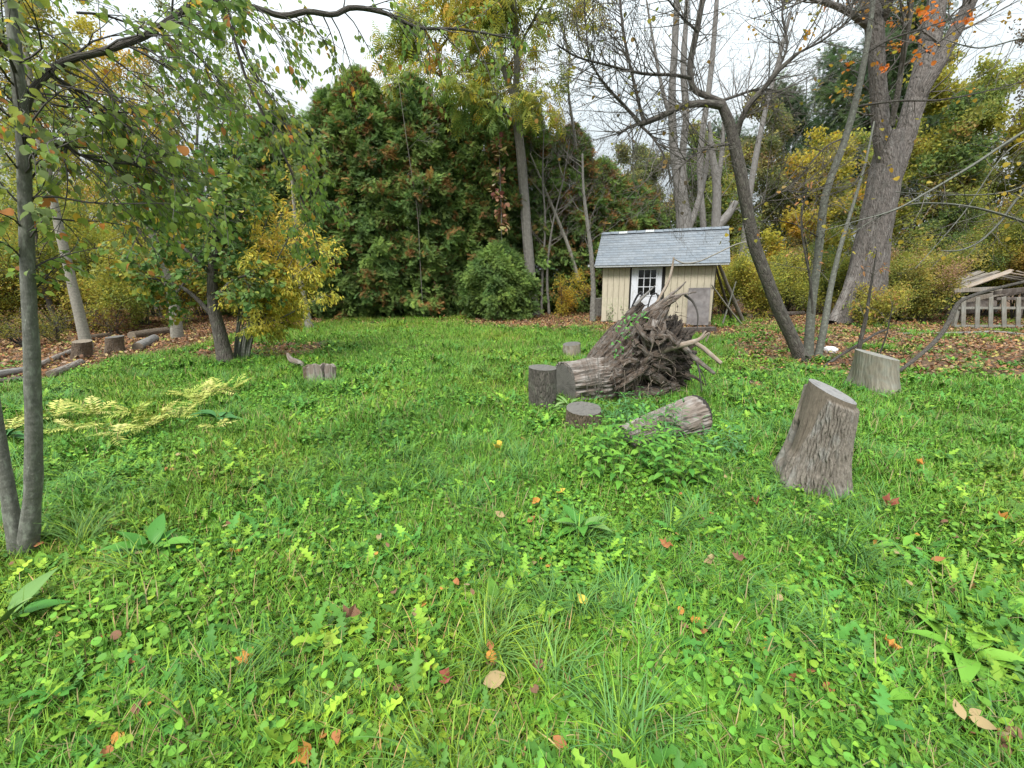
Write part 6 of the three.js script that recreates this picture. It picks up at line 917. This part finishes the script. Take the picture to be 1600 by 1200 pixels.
// ---------------------------------------------------------------- the lawn: patches of turf and weeds, thicker and finer near the camera
{
  R = rngOf(501);
  const kinds = [
    ['short_grass', 'short green lawn grass covering the yard', [turfFine(150, 0.105), turfFine(140, 0.085), turfFine(160, 0.12)], []],
    ['long_grass', 'longer arching tufts of grass standing in the lawn', [turfTuft(46, 0.26), turfTuft(38, 0.20), turfTuft(54, 0.30)], []],
    ['ground_ivy', 'small round-leaved ground cover woven through the lawn', [turfIvy(120), turfIvy(100)], []],
    ['jagged_weeds', 'jagged-leaved low weeds mixed into the lawn', [turfLobed(56, 0.095, GREEN), turfLobed(56, 0.075, BLUEG), turfLobed(42, 0.12, GREEN2)], []],
    ['broad_weeds', 'small broad-leaved seedlings dotted over the lawn', [turfBroad(12, 0.075, 0.45), turfBroad(9, 0.10, 0.34)], []],
  ];
  kinds.push(['leafy_rosettes', 'dandelion-like rosettes growing through the lawn', [turfLobed(15, 0.14, LIME), turfLobed(17, 0.12, GREEN), turfLobed(13, 0.16, GREEN2)], []]);
  const add = (k, p, s) => { const [, , geos, ls] = kinds[k], far = smooth(6, 15, -p.z), yl = smooth(0.0, 0.35, fbm(p.x * 0.5, p.z * 0.5, 4, 3)) * 0.6 + far * 0.35, v = rr(0.8, 1.2); (ls[Math.floor(R() * geos.length)] ??= []).push({ p, d: V(gauss() * 0.12, 1, gauss() * 0.12), n: V(Math.cos(R() * 0 + rr(0, 6.283)), 0, Math.sin(rr(0, 6.283))), s, c: [v * (1 + 0.5 * yl), v * (1 + 0.08 * yl), v * (1 - 0.1 * yl)] }); };
  for (let z = -0.75; z > -19; ) {
    const Z = -z, s = Z < 4 ? 0.105 : Z < 8 ? 0.16 : 0.24, half = 1.28 * Z + 0.7;
    for (let x = -half; x < half; x += s) {
      const px = x + rr(-0.5, 0.5) * s, pz = z + rr(-0.5, 0.5) * s, l = litter(px, pz), p = ground_at(px, pz), edge = smooth(19.5, 16.2, Z);
      if (R() > (1 - 0.93 * l) * edge) continue;
      const a = fbm(px * 0.9, pz * 0.9, 1, 3), b = fbm(px * 1.6, pz * 1.6, 8, 3), c = fbm(px * 0.7, pz * 0.7, 15, 3), tall = 1.12 + 0.65 * clamp(1.6 * fbm(px * 1.3, pz * 1.3, 33, 2), -0.6, 0.9) * smooth(11, 7, Z), big = (Z < 4 ? 1 : Z < 8 ? 1.15 : 1.25) * tall;
      if (a + 0.4 * gauss() > -0.16) add(0, p, rr(0.75, 1.15) * big * (1 - 0.55 * l));
      if (R() < (0.85 * smooth(-0.3, 0.1, b) + 0.2) * (Z > 8 ? 0.5 : 1)) add(3, p, rr(0.6, 1.15) * big * 0.9);
      if (R() < (0.22 * smooth(-0.05, 0.25, -b) + 0.05) * (Z > 8 ? 0.3 : 1)) add(2, p, rr(0.8, 1.3) * big);
      if (R() < (Z < 8 ? 0.42 : 0.12) * smooth(-0.05, 0.2, c) + 0.02) add(1, p, rr(0.6, 1.1) * (Z < 8 ? 1 : 0.8));
      if (R() < 0.16) add(4, p, rr(0.8, 1.5));
      if (Z < 6 && R() < 0.42 * smooth(-0.1, 0.2, fbm(px * 1.1, pz * 1.1, 51, 3)) + 0.07) add(5, p, rr(0.55, 1.0));
    }
    z -= s;
  }
  for (const [name, label, geos, ls] of kinds) { const g = thing(name, label, null, V(0, 0, 0)); g.userData.kind = 'stuff'; geos.forEach((geo, i) => { if (ls[i]?.length) { const m = scatter(name + '_patch', geo, M.grass, ls[i], g); } }); }
}
// ---------------------------------------------------------------- dead leaves: drifts as one, the scattered ones on the lawn each for itself
{
  R = rngOf(502);
  const I = new THREE.Matrix4(), mk = (L, w, prof, fold, curl) => { const m = new MB(); leafInto(m, I, L, w, prof, fold, curl, null, 0.008); m.c = null; return m.geometry(); };
  const crumple = (n, L, k) => { const m = new MB(), c = m.v(0, L * 0.45, 0), rim = []; for (let i = 0; i < n; i++) { const a = i / n * 6.283 - 1.57, r = L * 0.5 * (i % 2 ? rr(0.95, 1.15) : rr(0.5, 0.7)) * (i === 0 ? 0.6 : 1); rim.push(m.v(r * 0.85 * Math.cos(a), L * 0.45 + r * Math.sin(a), k * L * rr(-0.1, 0.55))); } for (let i = 0; i < n; i++) m.tri(c, rim[i], rim[(i + 1) % n]); return m.geometry(true); };
  const geos = [mk(0.075, 0.06, ROUND, 0.5, 1.0), mk(0.085, 0.05, OVATE, 0.35, -0.9), mk(0.065, 0.06, ROUND, -0.3, 0.5), crumple(12, 0.08, 0.7), crumple(10, 0.07, 1.1), mk(0.085, 0.034, LANCE, 0.7, 1.4)];
  const LC = [[0.26, 0.125, 0.06], [0.22, 0.105, 0.055], [0.31, 0.16, 0.07], [0.16, 0.088, 0.055], [0.34, 0.23, 0.11], [0.28, 0.18, 0.115], [0.34, 0.29, 0.09]], ls = [[], [], []];
  for (let i = 0; i < 150000; i++) {
    const Z = 3 + 17 * Math.sqrt(R()), x = rr(-1, 1) * (1.28 * Z + 0.8), l = litter(x, -Z);
    if (R() > l * (Z < 19 ? 1 : 0.5)) continue;
    const p = ground_at(x, -Z); p.y += rr(0.004, 0.075);
    ls[i % 3].push({ p, d: V(gauss(), gauss() * 0.35, gauss()).normalize(), n: V(gauss() * 0.5, 1, gauss() * 0.5), s: rr(0.5, 1.05), c: jit(LC[Math.floor(Math.pow(R(), 1.25) * LC.length)], 0.35) });
  }
  const g = thing('leaf_litter', 'drifts of rust-brown fallen leaves round the shed, hedge and trees', null); g.userData.kind = 'stuff';
  ls.forEach((l, i) => scatter('leaf_drift', geos[i], M.dry, l, g));
  const mat = (c) => leafMat(0.15, 0.97, ...c), mats = { rust: mat([0.34, 0.14, 0.055]), brown: mat([0.20, 0.105, 0.062]), orange: mat([0.50, 0.23, 0.05]), tan: mat([0.34, 0.25, 0.125]), yellow: mat([0.62, 0.46, 0.07]), red: mat([0.34, 0.10, 0.065]) };
  const lay = (x, y, kind, s, label, k = 0) => { const p = G(x, y); p.y += label ? rr(0.07, 0.10) : rr(0.055, 0.095); const m = shade(new THREE.Mesh(geos[k], mats[kind])); m.name = label ? numbered('fallen_leaf') : 'dead_leaf'; m.applyMatrix4(basis(V(gauss(), 0.25 * gauss(), gauss()).normalize(), V(gauss() * 0.35, 1, 0.35 + gauss() * 0.3)).scale(V(s, s, s).multiplyScalar(label ? 0.85 : 0.8)).setPosition(p)); if (label) scene.add(tag(m, label, 'leaf')); else ground.add(m); };
  for (const [x, y, kind, s, label, k] of [[773, 712, 'yellow', 1.6, 'bright yellow fallen leaf on the lawn left of the tilted log', 2], [363, 888, 'orange', 1.3, 'orange-brown leaf stuck upright in the grass at the left', 0], [752, 1092, 'tan', 1.35, 'long tan curled leaf near the bottom edge, middle', 1], [1500, 1148, 'tan', 0.95, 'pale tan leaf in the lower right corner', 1], [918, 972, 'yellow', 0.95, 'narrow yellow leaf in the centre foreground', 1], [339, 760, 'tan', 1.3, 'upright tan leaf on the left of the lawn', 1], [837, 802, 'orange', 1.2, 'orange leaf left of the pale broad-leaved plant', 0], [867, 784, 'yellow', 1.1, 'yellow leaf just above the pale broad-leaved plant', 1], [1047, 877, 'rust', 1.2, 'reddish leaf in the grass below the nettle-like clumps', 0], [1180, 796, 'red', 1.4, 'curled reddish leaf left of the big ridged stump foot', 2], [1374, 803, 'red', 1.7, 'wide red-brown leaf right of the big ridged stump foot', 2], [1440, 743, 'orange', 1.1, 'small orange leaf right of the big ridged stump', 2], [1386, 1040, 'orange', 1.1, 'curled orange leaf above the lowest dock plant', 0], [549, 980, 'brown', 1.7, 'cluster-like crumpled brown leaf in the left foreground', 0], [402, 1066, 'orange', 1.2, 'orange-brown leaf in the lower left foreground', 0], [686, 1088, 'red', 1.05, 'small red leaf left of the long tan one', 2], [474, 1184, 'orange', 1.4, 'big orange leaf at the bottom edge, left', 2], [1160, 894, 'brown', 1.1, 'brown folded leaf in the right foreground below the ridged stump', 0], [1105, 906, 'tan', 1.1, 'pale curled leaf left of the brown folded one', 0], [1552, 828, 'orange', 1.2, 'orange leaf near the right edge', 2], [790, 828, 'tan', 1.0, 'pale tan leaf in the middle of the lawn', 1], [1035, 707, 'orange', 1.0, 'orange leaf at the foot of the narrow-leaved weeds', 2]]) lay(x, y, kind, s, label, [3, 1, 4][k]);
  let last; for (let i = 0; i < 126; i++) { const c = i % 3 ? last : (last = [rr(20, 1580), 640 + 545 * Math.pow(R(), 0.8)]), x = c[0] + (i % 3) * 45 * gauss(), y = Math.max(640, c[1] + (i % 3) * 25 * gauss()), kind = ['rust', 'rust', 'brown', 'brown', 'orange', 'tan'][Math.floor(R() * 6)]; lay(x, y, kind, rr(0.4, 0.95), null, Math.floor(R() * 3)); }
}
renderer.render(scene, camera);
